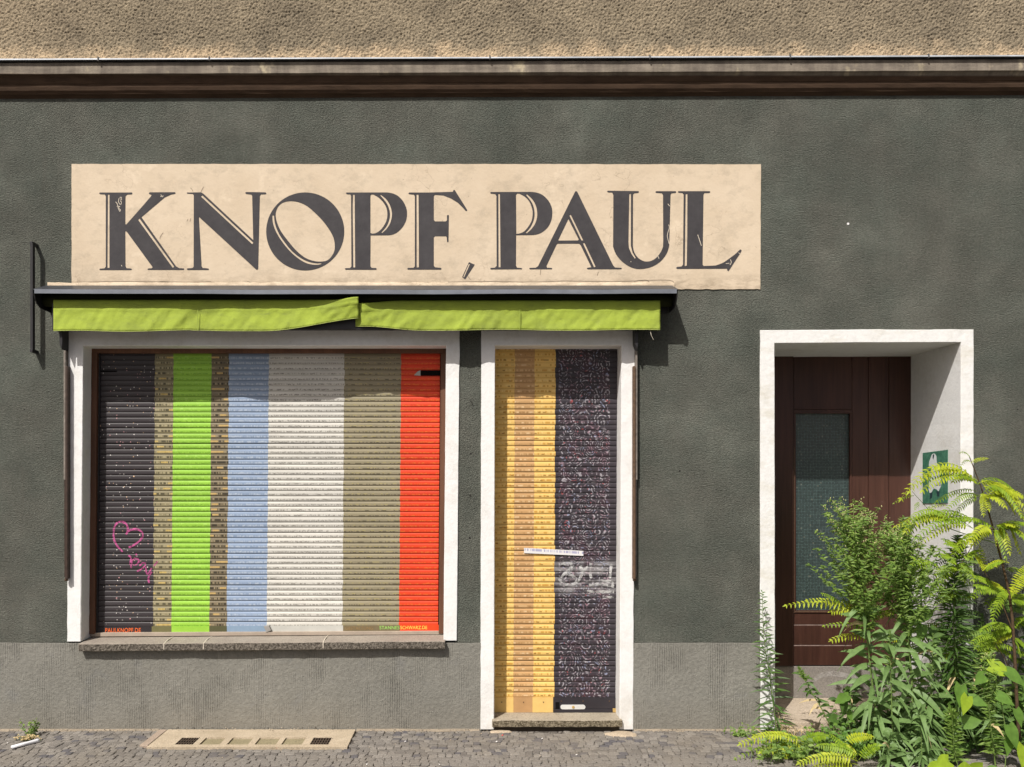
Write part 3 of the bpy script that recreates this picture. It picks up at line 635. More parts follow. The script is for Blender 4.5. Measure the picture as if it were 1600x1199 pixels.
# sprayed and chalked marks that follow the slats
def spray(name, strokes, width, mat, par, z0, lift=.0016):
    mb = MB()
    for st in strokes:
        P = spline([Vector((x, y, 0)) for x, y in st], 10); L = []; 
        for i, p in enumerate(P):
            d = (P[min(i+1, len(P)-1)] - P[max(i-1, 0)]).normalized(); n_ = Vector((-d.y, d.x, 0)); w = width * (.75 + .35 * noise.noise(Vector((p.x * .2, p.y * .2, 1))))
            for q in (-1, -.33, .33, 1):
                e = p + n_ * w * .5 * q; z = W(e.x, e.y, YS).z; f = ((z - z0) / PITCH) % 1
                L.append(W(e.x, e.y, YS - lift + min(prof_y(f), .0025)))
        for i in range(len(P) - 1):
            for q in range(3): mb.add([L[i*4+q], L[(i+1)*4+q], L[(i+1)*4+q+1], L[i*4+q+1]], [(0, 1, 2, 3)])
    return mb.build(name, mat, par, smooth=True)
def spraymat(name, c, lo=.35, hi=.6, sc=60, amin=.25, amax=.95):
    m = M(name, .6, .2); m.col(c); m.put(m.b.inputs['Alpha'], m.rng(m.noise(sc, 3, .6), lo, hi, amin, amax)); return m.done()
PINK = spraymat('pink_spray', (.55, .11, .30)); GWHITE = spraymat('white_tag_spray', (.58, .58, .57), .36, .62, 30, .05, .85)
z8 = lambda pts: [(150 + x / 6, 690 + y / 6) for x, y in pts]; z4 = lambda pts: [(80 + x / 4, 780 + y / 4) for x, y in pts]
tag(spray('spray_heart', [z8([(250,1035),(200,980),(170,920),(165,850),(178,790),(205,760),(250,755),(288,780),(298,830),(283,870)]), z8([(283,872),(300,845),(340,825),(390,825),(430,850),(438,885),(420,920),(380,955),(330,985),(305,992)])], 4.0, PINK, wsh, WIN_Z0), 'pink sprayed heart')
tag(spray('spray_scrawl', [z4([(482,352),(498,368),(492,412)]), z4([(528,342),(534,352)]), z4([(500,432),(505,390),(525,372),(548,384),(535,408),(512,412)]), z4([(535,452),(560,440),(590,412),(575,398),(552,418)]), z4([(590,425),(600,470),(628,432)]), z4([(628,455),(608,492),(612,525)]), z4([(640,420),(665,390)])], 3.2, PINK, wsh, WIN_Z0), 'pink sprayed scrawl below the heart')
zt9 = lambda pts: [(800 + x / 9.41, 840 + y / 9.41) for x, y in pts]
tag(spray('spray_tag', [zt9([(690,640),(745,560),(850,460),(880,420)]), zt9([(690,400),(780,385),(890,395),(900,450),(830,520),(770,530)]), zt9([(770,530),(880,560),(940,620),(920,680),(800,690),(700,670)]), zt9([(1000,420),(1050,480),(1120,430)]), zt9([(1060,470),(1000,600),(960,690)]), zt9([(1160,380),(1150,520),(1165,600)]), zt9([(1470,390),(1450,480),(1440,600)]), zt9([(1130,700),(1300,690),(1500,720)]), zt9([(1100,790),(1300,800),(1500,800)]), zt9([(1300,640),(1450,650),(1490,690)]), zt9([(1330,880),(1500,875)])], 5.5, GWHITE, dsh, DOOR_Z0), 'smeared white spray tag on the black half')

# ------------------------------------------------------------------ entrance door
ent = thing('entrance_door', 'dark red-brown wooden entrance door with tall textured glass pane', None, (0, 0, 0), parent=bld)
dq = lambda name, x0, y0, x1, y1, yf, yb=DD + .06, mat=None, bev=.003: pbox(name, x0, y0, x1, y1, yf, yb, mat or DOORWOOD, ent, bev)
dq('door_frame', 1196, 548, 1240, 1041, DD - .035); dq('top_rail', 1240.2, 548, 1331.2, 640, DD - .006); dq('stile', 1331.6, 548, 1356.5, 1040, DD - .004)
dq('plank', 1357.3, 548, 1388.6, 1040, DD - .006); dq('plank', 1389.4, 548, 1430, 1040, DD - .003)
for y0, y1, d in ((958.5, 976.4, -.004), (977.6, 1008.4, -.010), (1009.6, 1040, -.016)): dq('bottom_board', 1240.2, y0, 1331.2, y1, DD + d)
m = M('textured_wire_glass', .22, .6)
x, y, z = m.sep(); gx = m.math('DIVIDE', x, .0105); gz = m.math('DIVIDE', z, .0105); rn = m.white(m.comb(m.math('FLOOR', gx), m.math('FLOOR', gz), 1.))
fx = m.math('ABSOLUTE', m.math('SUBTRACT', m.math('FRACT', gx), .5)); fz = m.math('ABSOLUTE', m.math('SUBTRACT', m.math('FRACT', gz), .5)); edge = m.math('MAXIMUM', fx, fz)
c = m.scale((.058, .092, .088), m.rng(rn[0], 0, 1, .75, 1.3)); c = m.mix(m.rng(edge, .34, .42), c, (.02, .02, .02))
glint = m.gt(m.white(m.comb(m.math('FLOOR', gx), m.math('FLOOR', gz), 5.))[0], .985); c = m.mix(m.mul(glint, .25), c, (.30, .31, .25))  # sparkle painted into the colour as scattered bright cells
m.col(c); m.bump(m.math('MULTIPLY', edge, -1.), .8, .004); GLASS = m.done()
gp = dq('glass_pane', 1243, 646, 1330.5, 955.5, DD + .012, DD + .02, GLASS, 0)
for nm, a in (('glass_bead', (1240.2, 640.2, 1331.2, 646.4)), ('glass_bead', (1240.2, 646.6, 1243.6, 955)), ('glass_bead', (1328.4, 646.6, 1331.2, 955)), ('glass_bead', (1240.2, 954.5, 1331.2, 958.3))): dq(nm, *a, DD - .010, DD + .03, None, .002)
WORN = flat('worn_pale_edge', (.26, .20, .175), .7, .3, .5, 40)
for yy, d_ in ((976.4, -.006), (1008.4, -.012)): dq('worn_edge', 1240.4, yy, 1331, yy + 1.1, DD + d_, DD + .02, WORN, 0)
dq('worn_edge', 1240.3, 700, 1241.4, 958, DD - .0105, DD, RUST, 0); dq('worn_edge', 1242, 955.2, 1331, 956.6, DD - .0112, DD, RUST, 0)
pbox('door_riser', 1190, 1041.5, 1440, 1100, DD - .02, DD + .08, LINTEL, bld, .003)
o = rough_slab('threshold_slab', (W(1210, 0).x, -.006, -.02), (W(1500, 0).x, DD + .05, .047), STEPSTONE, bld, seed=51, amp=.006); o.data.materials[0] = stone('beige_threshold', (.40, .33, .25), (.50, .42, .33), (.30, .24, .18), .004)
m = M('chalk_smear', .9, .1); m.col((.40, .375, .35)); m.put(m.b.inputs['Alpha'], m.rng(m.noise(24, 4, .7), .3, .6, .15, .85)); CHALK = m.done()
mb = MB(); ar = spline([Vector((x, y, 0)) for x, y in [(1272, 1064), (1282, 1056), (1300, 1053), (1322, 1056), (1340, 1062)]], 6)
for i in range(len(ar) - 1): mb.add([W(ar[i].x, ar[i].y - 4, DD - .0215), W(ar[i+1].x, ar[i+1].y - 4, DD - .0215), W(ar[i+1].x, ar[i+1].y + 4, DD - .0215), W(ar[i].x, ar[i].y + 4, DD - .0215)], [(0,1,2,3)])
mb.build('chalk_smear', CHALK, bld)
# small holes and nicks in the stucco
NICK = flat('dark_nick', (.02, .018, .016))
for px, py, s in [(735.5, 709, 1.5), (732, 731, .8), (734.5, 774.5, 1.3), (1062, 736, 1.3), (1100, 736, .7), (734, 841, 1.6), (905, 205, .8), (1590, 640, 1), (38, 640, .9), (1130, 980, .8), (60, 700, .8)]:
    mb = MB(); p = W(px, py); r = s / 250; mb.prism([(p.x + r * math.cos(a) * (1 + .3 * math.sin(3 * a + px)), p.z + r * math.sin(a)) for a in [k * math.pi / 4 for k in range(8)]], -.0015, .003); mb.build('screw_hole', NICK, bld)
mb = MB(); mb.tube([W(735, 626, -.002), W(739.5, 634, -.003)], .0022, 5); mb.build('wall_nail', NICK, bld)
mb = MB(); p = W(1325, 350); mb.prism([(p.x + .008 * math.cos(a), p.z + .008 * math.sin(a)) for a in [k * math.pi / 4 for k in range(8)]], -.002, .003); mb.build('paint_fleck', WHITE, bld)

# ================================================================== painted sign
sgn = thing('painted_sign', 'long cream painted wall sign with black serif lettering KNOPF, PAUL', 'sign', (W(650, 355).x, 0, W(0, 452).z))
def panel():
    P = []
    def edge(a, b, n, ax, am):
        for k in range(n):
            t = k / n; x = a[0] + (b[0]-a[0]) * t; y = a[1] + (b[1]-a[1]) * t; j = am * (noise.noise(Vector((x * .06, y * .06, 2))) + .8 * noise.noise(Vector((x * .25, y * .25, 5)))); P.append((x + (j if ax else 0), y + (0 if ax else j)))
    edge((112.5, 257), (1188.5, 257.5), 160, 0, .45); edge((1188.5, 257.5), (1187.5, 452.5), 40, 1, .5); edge((1187.5, 452.5), (1060, 452.5), 24, 0, .9); edge((1060, 452.5), (112.5, 452), 120, 0, .9); edge((112.5, 452), (112.5, 257), 40, 1, .6)
    mb = MB(); mb.prism([(W(x, y).x, W(x, y).z) for x, y in P], -.006, .002); return mb.build('panel', CREAM, sgn)
panel()
def ledge():   # crumbling plaster lip above the awning hood
    n = 160; vs = []; fs = []
    for i in range(n + 1):
        px = 74 + (1054 - 74) * i / n; t = noise.noise(Vector((px * .05, 0, 1))); u = noise.noise(Vector((px * .21, 3, 1)))
        top = 441.5 + t * 1.3 + u * 1.0; o_ = -.012 - .005 * t - .003 * u
        if i == 0: o_ = -.002
        vs += [W(px, top, -.005), W(px, top + 1.2, o_), W(px, 455, o_ - .002), W(px, 457, .0)]
    for i in range(n):
        for q in range(3): fs.append((i*4+q, (i+1)*4+q, (i+1)*4+q+1, i*4+q+1))
    return fixn(mesh('plaster_lip', vs, fs, CREAM, sgn, True))
ledge()
L = {}
L['K'] = ((145, 285, 8), [(85,128),(490,128),(495,140),(488,152),(432,153),(408,175),(406,525),(420,526),(620,300),(725,178),(735,158),(705,148),(700,136),(710,126),(1025,124),(1035,133),(1028,145),(975,155),(900,190),(840,240),(608,437),(1040,1050),(1080,1074),(1135,1076),(1143,1086),(1135,1096),(690,1096),(682,1086),(690,1078),(735,1075),(748,1062),(422,615),(406,612),(408,1048),(422,1074),(480,1078),(488,1088),(480,1098),(90,1098),(80,1088),(90,1080),(145,1076),(162,1055),(162,175),(148,152),(90,150),(80,140)], [[(188,155),(208,155),(208,1070),(182,1070)], [(566,470),(584,454),(1017,1055),(1000,1070)]])
L['N'] = ((285, 285, 8), [(60,128),(235,126),(265,145),(885,722),(872,170),(862,155),(795,146),(785,134),(795,122),(1040,126),(1050,138),(1045,150),(985,152),(968,170),(947,1085),(930,1095),(915,1085),(210,436),(206,450),(240,1050),(252,1070),(325,1078),(333,1087),(325,1097),(65,1097),(55,1086),(65,1076),(125,1072),(140,1055),(142,165),(130,146),(60,142),(53,134)], [[(231,178),(249,164),(887,756),(872,774)]])
oc = [(575 + 488 * math.cos(a), 615 + 488 * math.sin(a)) for a in [k * math.pi / 36 for k in range(72)]]
sm = lambda pts, n=5: [(p.x, p.y) for p in spline([Vector((x, y, 0)) for x, y in pts], n, True)]
so_ = lambda pts, n=5: [(p.x, p.y) for p in spline([Vector((x, y, 0)) for x, y in pts], n)]
L['O'] = ((405, 285, 8), oc, [sm([(205,420),(215,350),(250,290),(310,250),(400,236),(500,252),(600,300),(700,385),(800,490),(880,600),(930,700),(945,800),(935,870),(900,930),(860,970),(810,988),(720,990),(620,965),(540,920),(450,840),(350,720),(270,610),(225,510)], 4), so_([(185,415),(190,480),(210,560),(250,650),(310,740),(390,840),(480,920),(570,975),(660,1005),(730,1013),(775,1011)], 4) + so_([(775,1023),(720,1032),(640,1025),(560,997),(470,938),(380,857),(290,747),(223,642),(183,552),(167,480),(164,415)], 4)])
L['P'] = ((530, 285, 8), [(90,128)] + so_([(600,127),(670,140),(740,175),(800,240),(838,320),(848,390),(838,470),(800,550),(740,615),(680,650),(620,663)], 3) + [(392,664),(390,1048),(405,1070),(460,1072),(470,1082),(460,1094),(80,1094),(70,1084),(80,1074),(135,1072),(152,1052),(148,172),(138,152),(95,150),(85,138)], [[(390,165),(405,152)] + so_([(430,155),(490,190),(550,250),(590,320),(602,400),(590,480),(550,555),(500,610),(450,637),(410,642)], 3) + [(390,632)], [(172,155),(193,155),(199,1065),(176,1065),(167,330)], so_([(522,158),(590,215),(635,290),(657,370),(657,430),(637,510),(592,582),(540,632)], 4) + so_([(524,630),(588,555),(622,480),(634,410),(628,350),(603,280),(560,217),(512,163)], 4)])
L['F'] = ((630, 285, 7.492), [(70,120),(300,120),(580,112),(590,90),(603,90),(750,325),(745,337),(730,335),(700,300),(640,240),(560,190),(470,155),(372,147),(358,162),(358,440),(374,458),(500,458),(512,445),(512,388),(522,382),(535,388),(530,695),(522,702),(512,695),(510,645),(500,632),(374,632),(358,646),(358,978),(374,996),(440,1002),(449,1012),(440,1023),(55,1023),(47,1014),(55,1003),(120,1000),(136,985),(136,165),(125,145),(70,140),(60,130)], [[(156,145),(179,145),(183,700),(183,995),(157,998)]])
L[','] = ((630, 285, 7.492), [(770,935),(838,965),(725,1137),(690,1110)], [[(766,958),(782,956),(712,1114),(702,1106)]])
L['P2'] = ((755, 285, 8), [(95,122)] + so_([(600,120),(680,132),(750,165),(815,230),(855,310),(864,390),(850,480),(810,560),(745,620),(680,650),(620,660)], 3) + [(412,662),(410,1043),(425,1068),(480,1072),(488,1080),(480,1088),(95,1090),(88,1080),(95,1070),(145,1068),(168,1045),(165,172),(150,148),(95,142),(88,132)], [[(410,160),(425,142)] + so_([(450,142),(520,180),(575,240),(608,320),(618,390),(605,480),(560,560),(510,615),(460,638),(414,645)], 3), [(189,148),(209,148),(216,1062),(192,1062)], so_([(548,150),(615,215),(657,290),(674,370),(672,440),(647,520),(600,587),(545,637)], 4) + so_([(532,630),(588,565),(629,480),(642,400),(633,320),(603,245),(535,157)], 4)])
L['A'] = ((820, 285, 8), [(640,110),(655,118),(1105,1040),(1130,1066),(1205,1070),(1213,1078),(1205,1087),(785,1088),(775,1078),(785,1068),(832,1062),(700,790),(680,768),(410,768),(395,785),(270,1048),(280,1068),(335,1070),(343,1079),(335,1088),(62,1088),(55,1079),(62,1070),(135,1068),(165,1050),(628,118)], [[(545,460),(674,714),(665,727),(425,729),(420,720)], [(558,415),(574,406),(731,727),(708,727)], [(726,762),(747,760),(885,1055),(866,1062)]])
L['U'] = ((940, 285, 6.957), [(65,92),(400,96),(407,105),(398,116),(355,120),(342,135)] + so_([(340,690),(355,760),(395,820),(445,852),(490,862),(545,852),(600,815),(645,755),(668,700)], 3) + [(670,640),(668,140),(655,120),(592,115),(585,106),(592,97),(805,97),(812,107),(803,116),(760,120),(750,135)] + so_([(735,690),(715,760),(670,830),(610,885),(530,925),(440,943),(370,940),(300,915),(220,860),(155,780),(125,700)], 3) + [(128,140),(115,112),(70,110),(60,102)], [[(301,130),(319,125),(318,690),(335,760),(371,822),(361,830),(323,775),(297,715),(292,650)]])
L['L'] = ((940, 285, 6.957), [(835,97),(1175,97),(1183,105),(1173,116),(1118,118),(1108,135),(1098,898),(1112,910)] + so_([(1240,905),(1320,875),(1400,820),(1460,775),(1500,735)], 3) + [(1512,730),(1523,740),(1515,760),(1385,960),(1375,966),(1365,955),(1365,940),(820,942),(810,932),(820,920),(870,915),(885,895),(892,135),(880,118),(840,115),(828,106)], [[(914,130),(933,128),(931,600),(926,905),(904,912)]])
for ch, ((ox, oy, sc), outer, holes) in L.items():
    loops = [[W(ox + x / sc, oy + y / sc, -.0072) for x, y in lp] for lp in [outer] + holes]
    flatv = [p for lp in loops for p in lp]; n = len(flatv)
    tris = tessellate_polygon([[Vector((p.x, p.z, 0)) for p in lp] for lp in loops])
    fs = [tuple(t) for t in tris]; b = 0
    for lp in loops:
        for i in range(len(lp)): fs.append((b + i, b + (i+1) % len(lp), b + (i+1) % len(lp) + n, b + i + n))
        b += len(lp)
    o = mesh('comma' if ch == ',' else 'letter', flatv + [p + Vector((0, .0020, 0)) for p in flatv], fs, INK, sgn); fixn(o)
    if o.data.polygons[0].normal.y > 0: o.data.flip_normals()
    tag(o, 'black painted ' + ('comma' if ch == ',' else 'letter ' + ch[0]))
def strokes(name, sts, w, mat, par, yd):
    mb = MB()
    for st in sts:
        P = spline([Vector((x, y, 0)) for x, y in st], 5)
        for i in range(len(P) - 1):
            d = (P[i+1] - P[i]).normalized(); n_ = Vector((-d.y, d.x, 0)) * w / 2
            mb.add([W(*(P[i] - n_)[:2], yd), W(*(P[i+1] - n_)[:2], yd), W(*(P[i+1] + n_)[:2], yd), W(*(P[i] + n_)[:2], yd)], [(0,1,2,3)])
    return tag(mb.build(name, mat, par), kind='stuff')
zk = lambda pts: [(145 + x / 8, 285 + y / 8) for x, y in pts]; zu = lambda pts: [(940 + x / 6.957, 285 + y / 6.957) for x, y in pts]
strokes('scratches', [zk([(335,190),(360,190),(350,215),(365,220)]), zk([(330,200),(320,240),(345,280),(358,250),(340,230)]), zk([(285,245),(305,270),(320,330),(340,370)]), zk([(340,300),(320,320),(345,345),(338,368)]), zk([(300,300),(330,300)]), zk([(355,1035),(365,1050)]), zk([(850,155),(870,185)]), zk([(845,178),(885,172)]), zu([(730,460),(735,500),(715,580),(735,670)]), zu([(720,235),(740,260)]), zu([(1045,570),(1065,630),(1085,690)]), zu([(1400,840),(1410,870),(1395,900)]), zu([(1350,885),(1390,880)]), zu([(1490,765),(1500,778)]), zu([(315,860),(322,866)]), zu([(612,805),(625,830)])], .9, SCRATCH, sgn, -.0078)
strokes('stains', [zk([(1220,70),(1240,90),(1252,115)]), zk([(880,630),(850,670),(838,705)]), zk([(1190,460),(1175,490)]), zk([(1225,450),(1215,490)]), [(731, 432), (735, 437)], [(935, 425), (933, 431)], [(845, 421), (844, 430)], [(318, 292), (314, 300)], [(250, 440), (262, 441), (270, 444)], [(386, 440), (396, 443), (402, 447)], [(990, 440), (1010, 438), (1016, 444)], [(700, 441), (770, 440), (830, 441), (880, 439)], [(880, 439), (960, 440), (1045, 438), (1050, 448)], [(120, 441), (200, 440), (300, 441), (330, 440)]], .8, flat('brown_stain', (.26, .20, .145)), sgn, -.0068)

# ================================================================== awning
aw = thing('awning', 'folded lime green shop awning under a dark metal hood', 'awning', (W(550, 0).x, 0, W(0, 520).z))
HP = .196
xl, xr = W(52, 455, -HP).x, W(1059, 455, -HP).x
zl0, zl1 = W(0, 452, -HP).z, W(0, 458.6, -HP).z
mb = MB(); n = 40
def hoodring(x): 
    d = -.004 * math.sin((x - xl) / (xr - xl) * math.pi) + .0025 * noise.noise(Vector((x * 2, 0, 0)))
    return [(x, .0, 2.768), (x, -.05, 2.763), (x, -HP + .012, zl0 + .006 + d), (x, -HP, zl0 + d), (x, -HP, zl1 + d), (x, -HP + .004, zl1 + d), (x, -HP + .004, zl0 - .004 + d), (x, -.05, 2.757), (x, 0, 2.760)]
vs = []; fs = []; mi = []
for i in range(n + 1): vs += hoodring(xl + (xr - xl) * i / n)
for i in range(n):
    for q in range(8): fs.append((i*9+q, (i+1)*9+q, (i+1)*9+q+1, i*9+q+1)); mi.append(1 if q in (3, 4) else 0)
fixn(mesh('hood', vs, fs, [HOODMETAL, HOODLIP], aw, mi=mi))
for x, s in ((xl, 1), (xr, -1)):
    prof = [(0, 2.766), (-HP, zl0 - .002), (-HP, zl1), (-HP + .012, zl1 - .030), (-HP + .035, zl1 - .055), (-HP + .07, zl1 - .072), (-.06, zl1 - .076), (0, zl1 - .076)]
    k = len(prof); vv = [(x, y, z) for y, z in prof] + [(x + s * .006, y, z) for y, z in prof]
    fixn(mesh('hood_end', vv, [tuple(range(k)), tuple(range(2*k-1, k-1, -1))] + [(i, (i+1) % k, (i+1) % k + k, i + k) for i in range(k)], DARKMETAL, aw))
mb = MB(); mb.tube([(xl + .01, -.075, 2.665), (xr - .01, -.075, 2.665)], .040, 14); mb.build('roller', flat('dark_rolled_cloth', (.03, .033, .012), .9, .1), aw, True)
VP = .132
box('front_bar', (W(80, 0).x * .975, -VP + .010, 2.476), (W(1029, 0).x * .973, -VP + .040, 2.640), DARKMETAL, aw, .003)
box('back_plate', (xl + .02, -.02, 2.60), (xr - .02, -.003, 2.75), DARKMETAL, aw, 0)
HEM = flat('pale_hem', (.46, .53, .16), .8, .2)
def valance(name, x0, x1, fn, seed):
    nx, nv = 170, 14; vs = []; fs = []
    for i in range(nx + 1):
        px = x0 + (x1 - x0) * i / nx; top, bot, p0, p1 = fn(px)
        for j in range(nv + 1):
            t = j / nv; py = top + (bot - top) * t; p = p0 + (p1 - p0) * t
            cr = math.exp(-((t - .30 - .05 * noise.noise(Vector((px * .03, 2, seed)))) / .05) ** 2)
            tq = min(1, max(0, t * 3.2 - .5)); p += .0045 * t * noise.noise(Vector((px * .022 + t * .8, t * 1.2, seed))) + .0060 * tq * noise.noise(Vector((px * .055 + t * 1.8, t * 1.6, seed + 4))) + .0052 * noise.noise(Vector((px * .11 + t * 3.0, t * 2.2, seed + 8))) * tq + .0020 * tq * noise.noise(Vector((px * .26 + t * 5, t * 5, seed + 12))) + .005 * cr
            vs.append(W(px, py, -p))
    for i in range(nx):
        for j in range(nv): a = i*(nv+1) + j; fs.append((a, a+nv+1, a+nv+2, a+1))
    o = mesh(name, vs, fs, CLOTH, aw, True)
    hm = MB(); hm.tube([vs[i * (nv + 1) + nv] - Vector((0, .0012, 0)) for i in range(0, nx + 1, 2)], .0017, 5); hm.build('hem', HEM, aw, True)
    sol = o.modifiers.new('thick', 'SOLIDIFY'); sol.thickness = .0012
    return o
lerp = lambda a, b, t: a + (b - a) * max(0, min(1, t)); ss = lambda t: (lambda u: u*u*(3-2*u))(max(0, min(1, t)))
def fl(px):
    r = ss((px - 400) / 158); bot = 517.5 - 1.2 * math.exp(-((px - 305) / 30) ** 2) - 21.5 * ss((px - 410) / 175) * 1.0
    if px < 300: bot += .8 * math.sin(px * .04)
    return (469 - 5.0 * ss((px - 520) / 38), bot, lerp(VP, VP + .052, ss((px - 470) / 88)), VP + .014 + .012 * r - .016 * math.exp(-((px - 312) / 26) ** 2))
def fr(px):
    l = 1 - ss((px - 560) / 70); bot = 516 - 5.0 * (1 - ss((px - 568) / 90)) + .8 * math.sin(px * .03)
    return (470 + 4 * l, bot, VP - .004 + .030 * math.exp(-((px - 568) / 14) ** 2), VP + .008 - .012 * math.exp(-((px - 815) / 24) ** 2) - .02 * math.exp(-((px - 558) / 6) ** 2))
valance('valance', 83.5, 560, fl, 1.0); valance('valance', 555.5, 1031.5, fr, 5.0)
for px in (309, 812): pbox('seam', px - .5, 484, px + .6, 516, -VP - .0135, -VP - .0132, flat('valance_seam_%d' % px, (.26, .33, .05)), aw, 0)
mb = MB(); mb.tube([W(1016, 517, -VP), W(1017.5, 524, -VP - .004), W(1021, 531, -VP)], .0016, 5); mb.build('loose_thread', flat('pale_thread', (.6, .55, .45)), aw)
# vertical arm rails
RAILDARK = flat('dark_brown_rail', (.050, .032, .024), .6, .3, .35, 40)
def rail(xp, side, par):
    s = -1 if side == 'l' else 1
    pquad('arm_rail', [(xp - 2.0, 572), (xp + 1.7, 572), (xp + 1.5, 905), (xp - 2.2, 905)], -.050, -.012, RAILDARK if side == 'l' else RUST, par, .002)
    pquad('arm_rail', [(xp + s * 3.0 - 1.7, 548), (xp + s * 3.0 + 1.6, 548), (xp + s * 3.0 + 1.6, 750), (xp + s * 3.0 - 1.7, 750)], -.040, -.008, RAILGREY, par, .002)
    pquad('arm_tube', [(xp + s * 2.6 - 1.4, 520), (xp + s * 2.6 + 1.4, 520), (xp + s * 2.0 + 1.2, 902), (xp + s * 2.0 - 1.4, 902)], -.030, -.002, RAILGREY if side == 'r' else RAILDARK, par, .002)
    a = MB(); a.tube([W(xp, 904, -.034), W(xp, 908, -.034)], .011, 8); a.build('rail_foot', RUST, par, True)
    mbk = MB(); x = W(xp, 0, -.02).x; mbk.prism([(x - .012, 2.62), (x + .012, 2.62), (x + .010, 2.40), (x + .004, 2.36), (x - .010, 2.40)], -.09, -.004); mbk.build('arm_bracket', DARKMETAL, par, bevel=.003)
rail(103.8, 'l', aw); rail(991.5, 'r', aw)
br = thing('wall_bracket', 'thin black metal bracket standing off the wall left of the awning', 'bracket', tuple(W(50, 548, 0)))
mb = MB(); a, b = W(50.2, 381, -.065), W(48.8, 548, -.065); mb.box((a.x - .009, a.y - .006, b.z), (a.x + .007, a.y + .022, a.z)); mb.build('bar', DARKMETAL, br, bevel=.001)
for py, dz in ((380, .0), (548, .0)):
    p = W(49.5, py, -.065); mb = MB(); mb.box((p.x - .0095, -.0715, p.z - .011), (p.x + .0075, .003, p.z + .009)); mb.build('arm', DARKMETAL, br, bevel=.001)

# ================================================================== poster, sticker
XJ = W(1499.6, 0).x
JQ = lambda px, py: (lambda y: Vector((XJ - .004, y, CZ - (py - VY) * (D + y) / F)))(XJ * F / (px - VX) - D)
pc = [JQ(1442.5, 708), JQ(1481.5, 703), JQ(1481.5, 786), JQ(1442.5, 787)]
pst = thing('poster', 'small green poster with a white draped figure on the door reveal', 'poster', tuple(JQ(1462, 787)))
m = M('green_poster_print', .6, .3); m.col(m.mix(m.rng(m.noise(28, 5, .7), .35, .65), (.035, .13, .085), (.085, .24, .16))); GPR = m.done()
mb = MB(); mb.add(pc + [p + Vector((.003, 0, 0)) for p in pc], [(0,1,2,3),(4,7,6,5),(0,4,5,1),(1,5,6,2),(2,6,7,3),(3,7,4,0)]); mb.build('sheet', GPR, pst)
zp = lambda pts: [JQ(1430 + x / 10.9, 690 + y / 10.9) + Vector((-.0012, 0, 0)) for x, y in pts]
def flatpoly(name, pts, mat, par, off=0):
    P = [p + Vector((-off, 0, 0)) for p in zp(pts)]; tr = tessellate_polygon([[Vector((p.y, p.z, 0)) for p in P]]); o = mesh(name, P, [tuple(t) for t in tr], mat, par); return o
PW = flat('poster_white', (.66, .70, .70), .6); PD = flat('poster_dark', (.02, .045, .055), .6)
flatpoly('garment', [(320,205),(350,210),(375,250),(380,330),(395,430),(430,560),(455,640),(455,760),(410,850),(380,820),(330,800),(290,870),(260,880),(240,820),(250,700),(265,560),(290,450),(265,440),(245,410),(250,350),(275,280),(295,225)], PW, pst)
flatpoly('neck', [(330,215),(340,225),(333,270),(322,310),(312,280),(314,235)], PD, pst, .0006)
flatpoly('leg', [(265,880),(305,860),(300,960),(260,980)], PD, pst); flatpoly('leg', [(370,850),(430,850),(420,940),(390,930)], PD, pst)
flatpoly('stripe', [(360,740),(455,735),(455,748),(360,752)], PD, pst, .0006); flatpoly('stripe', [(380,706),(455,700),(455,712),(380,716)], PD, pst, .0006)
m = M('paper_strip_print', .6, .3)
x, y, z = m.sep(); zc = W(0, 861.5, YS - .009).z
cx = m.math('FLOOR', m.math('DIVIDE', x, .0045)); w = m.white(m.comb(cx, 1., 2.))[0]
zz = m.math('ADD', m.math('SUBTRACT', z, zc), m.mul(m.math('SUBTRACT', x, W(865, 0, YS - .009).x), .058))
c = m.mix(m.mul(m.mul(m.gt(w, .45), m.math('LESS_THAN', m.math('ABSOLUTE', zz), .0075)), .65), (.72, .71, .70), (.20, .20, .42)); m.col(c); STRIP = m.done()
tag(pquad('paper_strip', [(818.8, 856.3), (911.5, 861), (911.5, 868.8), (818.8, 864.4)], YS - .0092, YS - .0082, STRIP, None, 0), 'narrow white paper strip stuck across the yellow and black door shutter', 'sticker')

# ================================================================== vent slab in the paving
vs_ = thing('vent_slab', 'pale concrete cellar vent slab with two iron grates set in the paving', 'vent cover', ((SL0 + SL1) / 2, (SY0 + SY1) / 2, 0))
ZS = .007
gx0 = [G(x, 1158, ZS).x for x in (279, 316.5, 359, 402, 443, 487)]; gx1 = [G(x, 1158, ZS).x for x in (307, 348, 392, 435, 475, 516)]
gy0, gy1 = G(0, 1163.5, ZS).y, G(0, 1152.5, ZS).y
mb = MB(); cells = [SL0] + [v for p in zip(gx0, gx1) for v in p] + [SL1]
mb.box((SL0, SY0, -.03), (SL1, gy0, ZS)); mb.box((SL0, gy1, -.03), (SL1, SY1, ZS))
for k in range(0, len(cells), 2): mb.box((cells[k], gy0, -.03), (cells[k+1], gy1, ZS))
mb.build('slab', CONCRETE, vs_)
MOSS = stone('mossy_filled_panel', (.235, .20, .12), (.31, .27, .17), (.17, .145, .085), .004); IRON = flat('rusty_iron', (.07, .05, .035), .8, .3, .3, 60)
for k in range(6):
    a, b = gx0[k], gx1[k]
    if k in (0, 5):
        box('pit', (a, gy0, -.028), (b, gy1, -.022), BLACK, vs_, 0); gt = MB()
        for q in range(8): x = a + (b - a) * q / 7; gt.box((x - .003, gy0, -.012), (x + .003, gy1, ZS - .002))
        for q in range(4): y = gy0 + (gy1 - gy0) * q / 3; gt.box((a, y - .003, -.0125), (b, y + .003, ZS - .0025))
        gt.build('iron_grate', IRON, vs_)
    else: rough_slab('filled_panel', (a, gy0, -.03), (b, gy1, -.002), MOSS, vs_, .02, .0015, k)
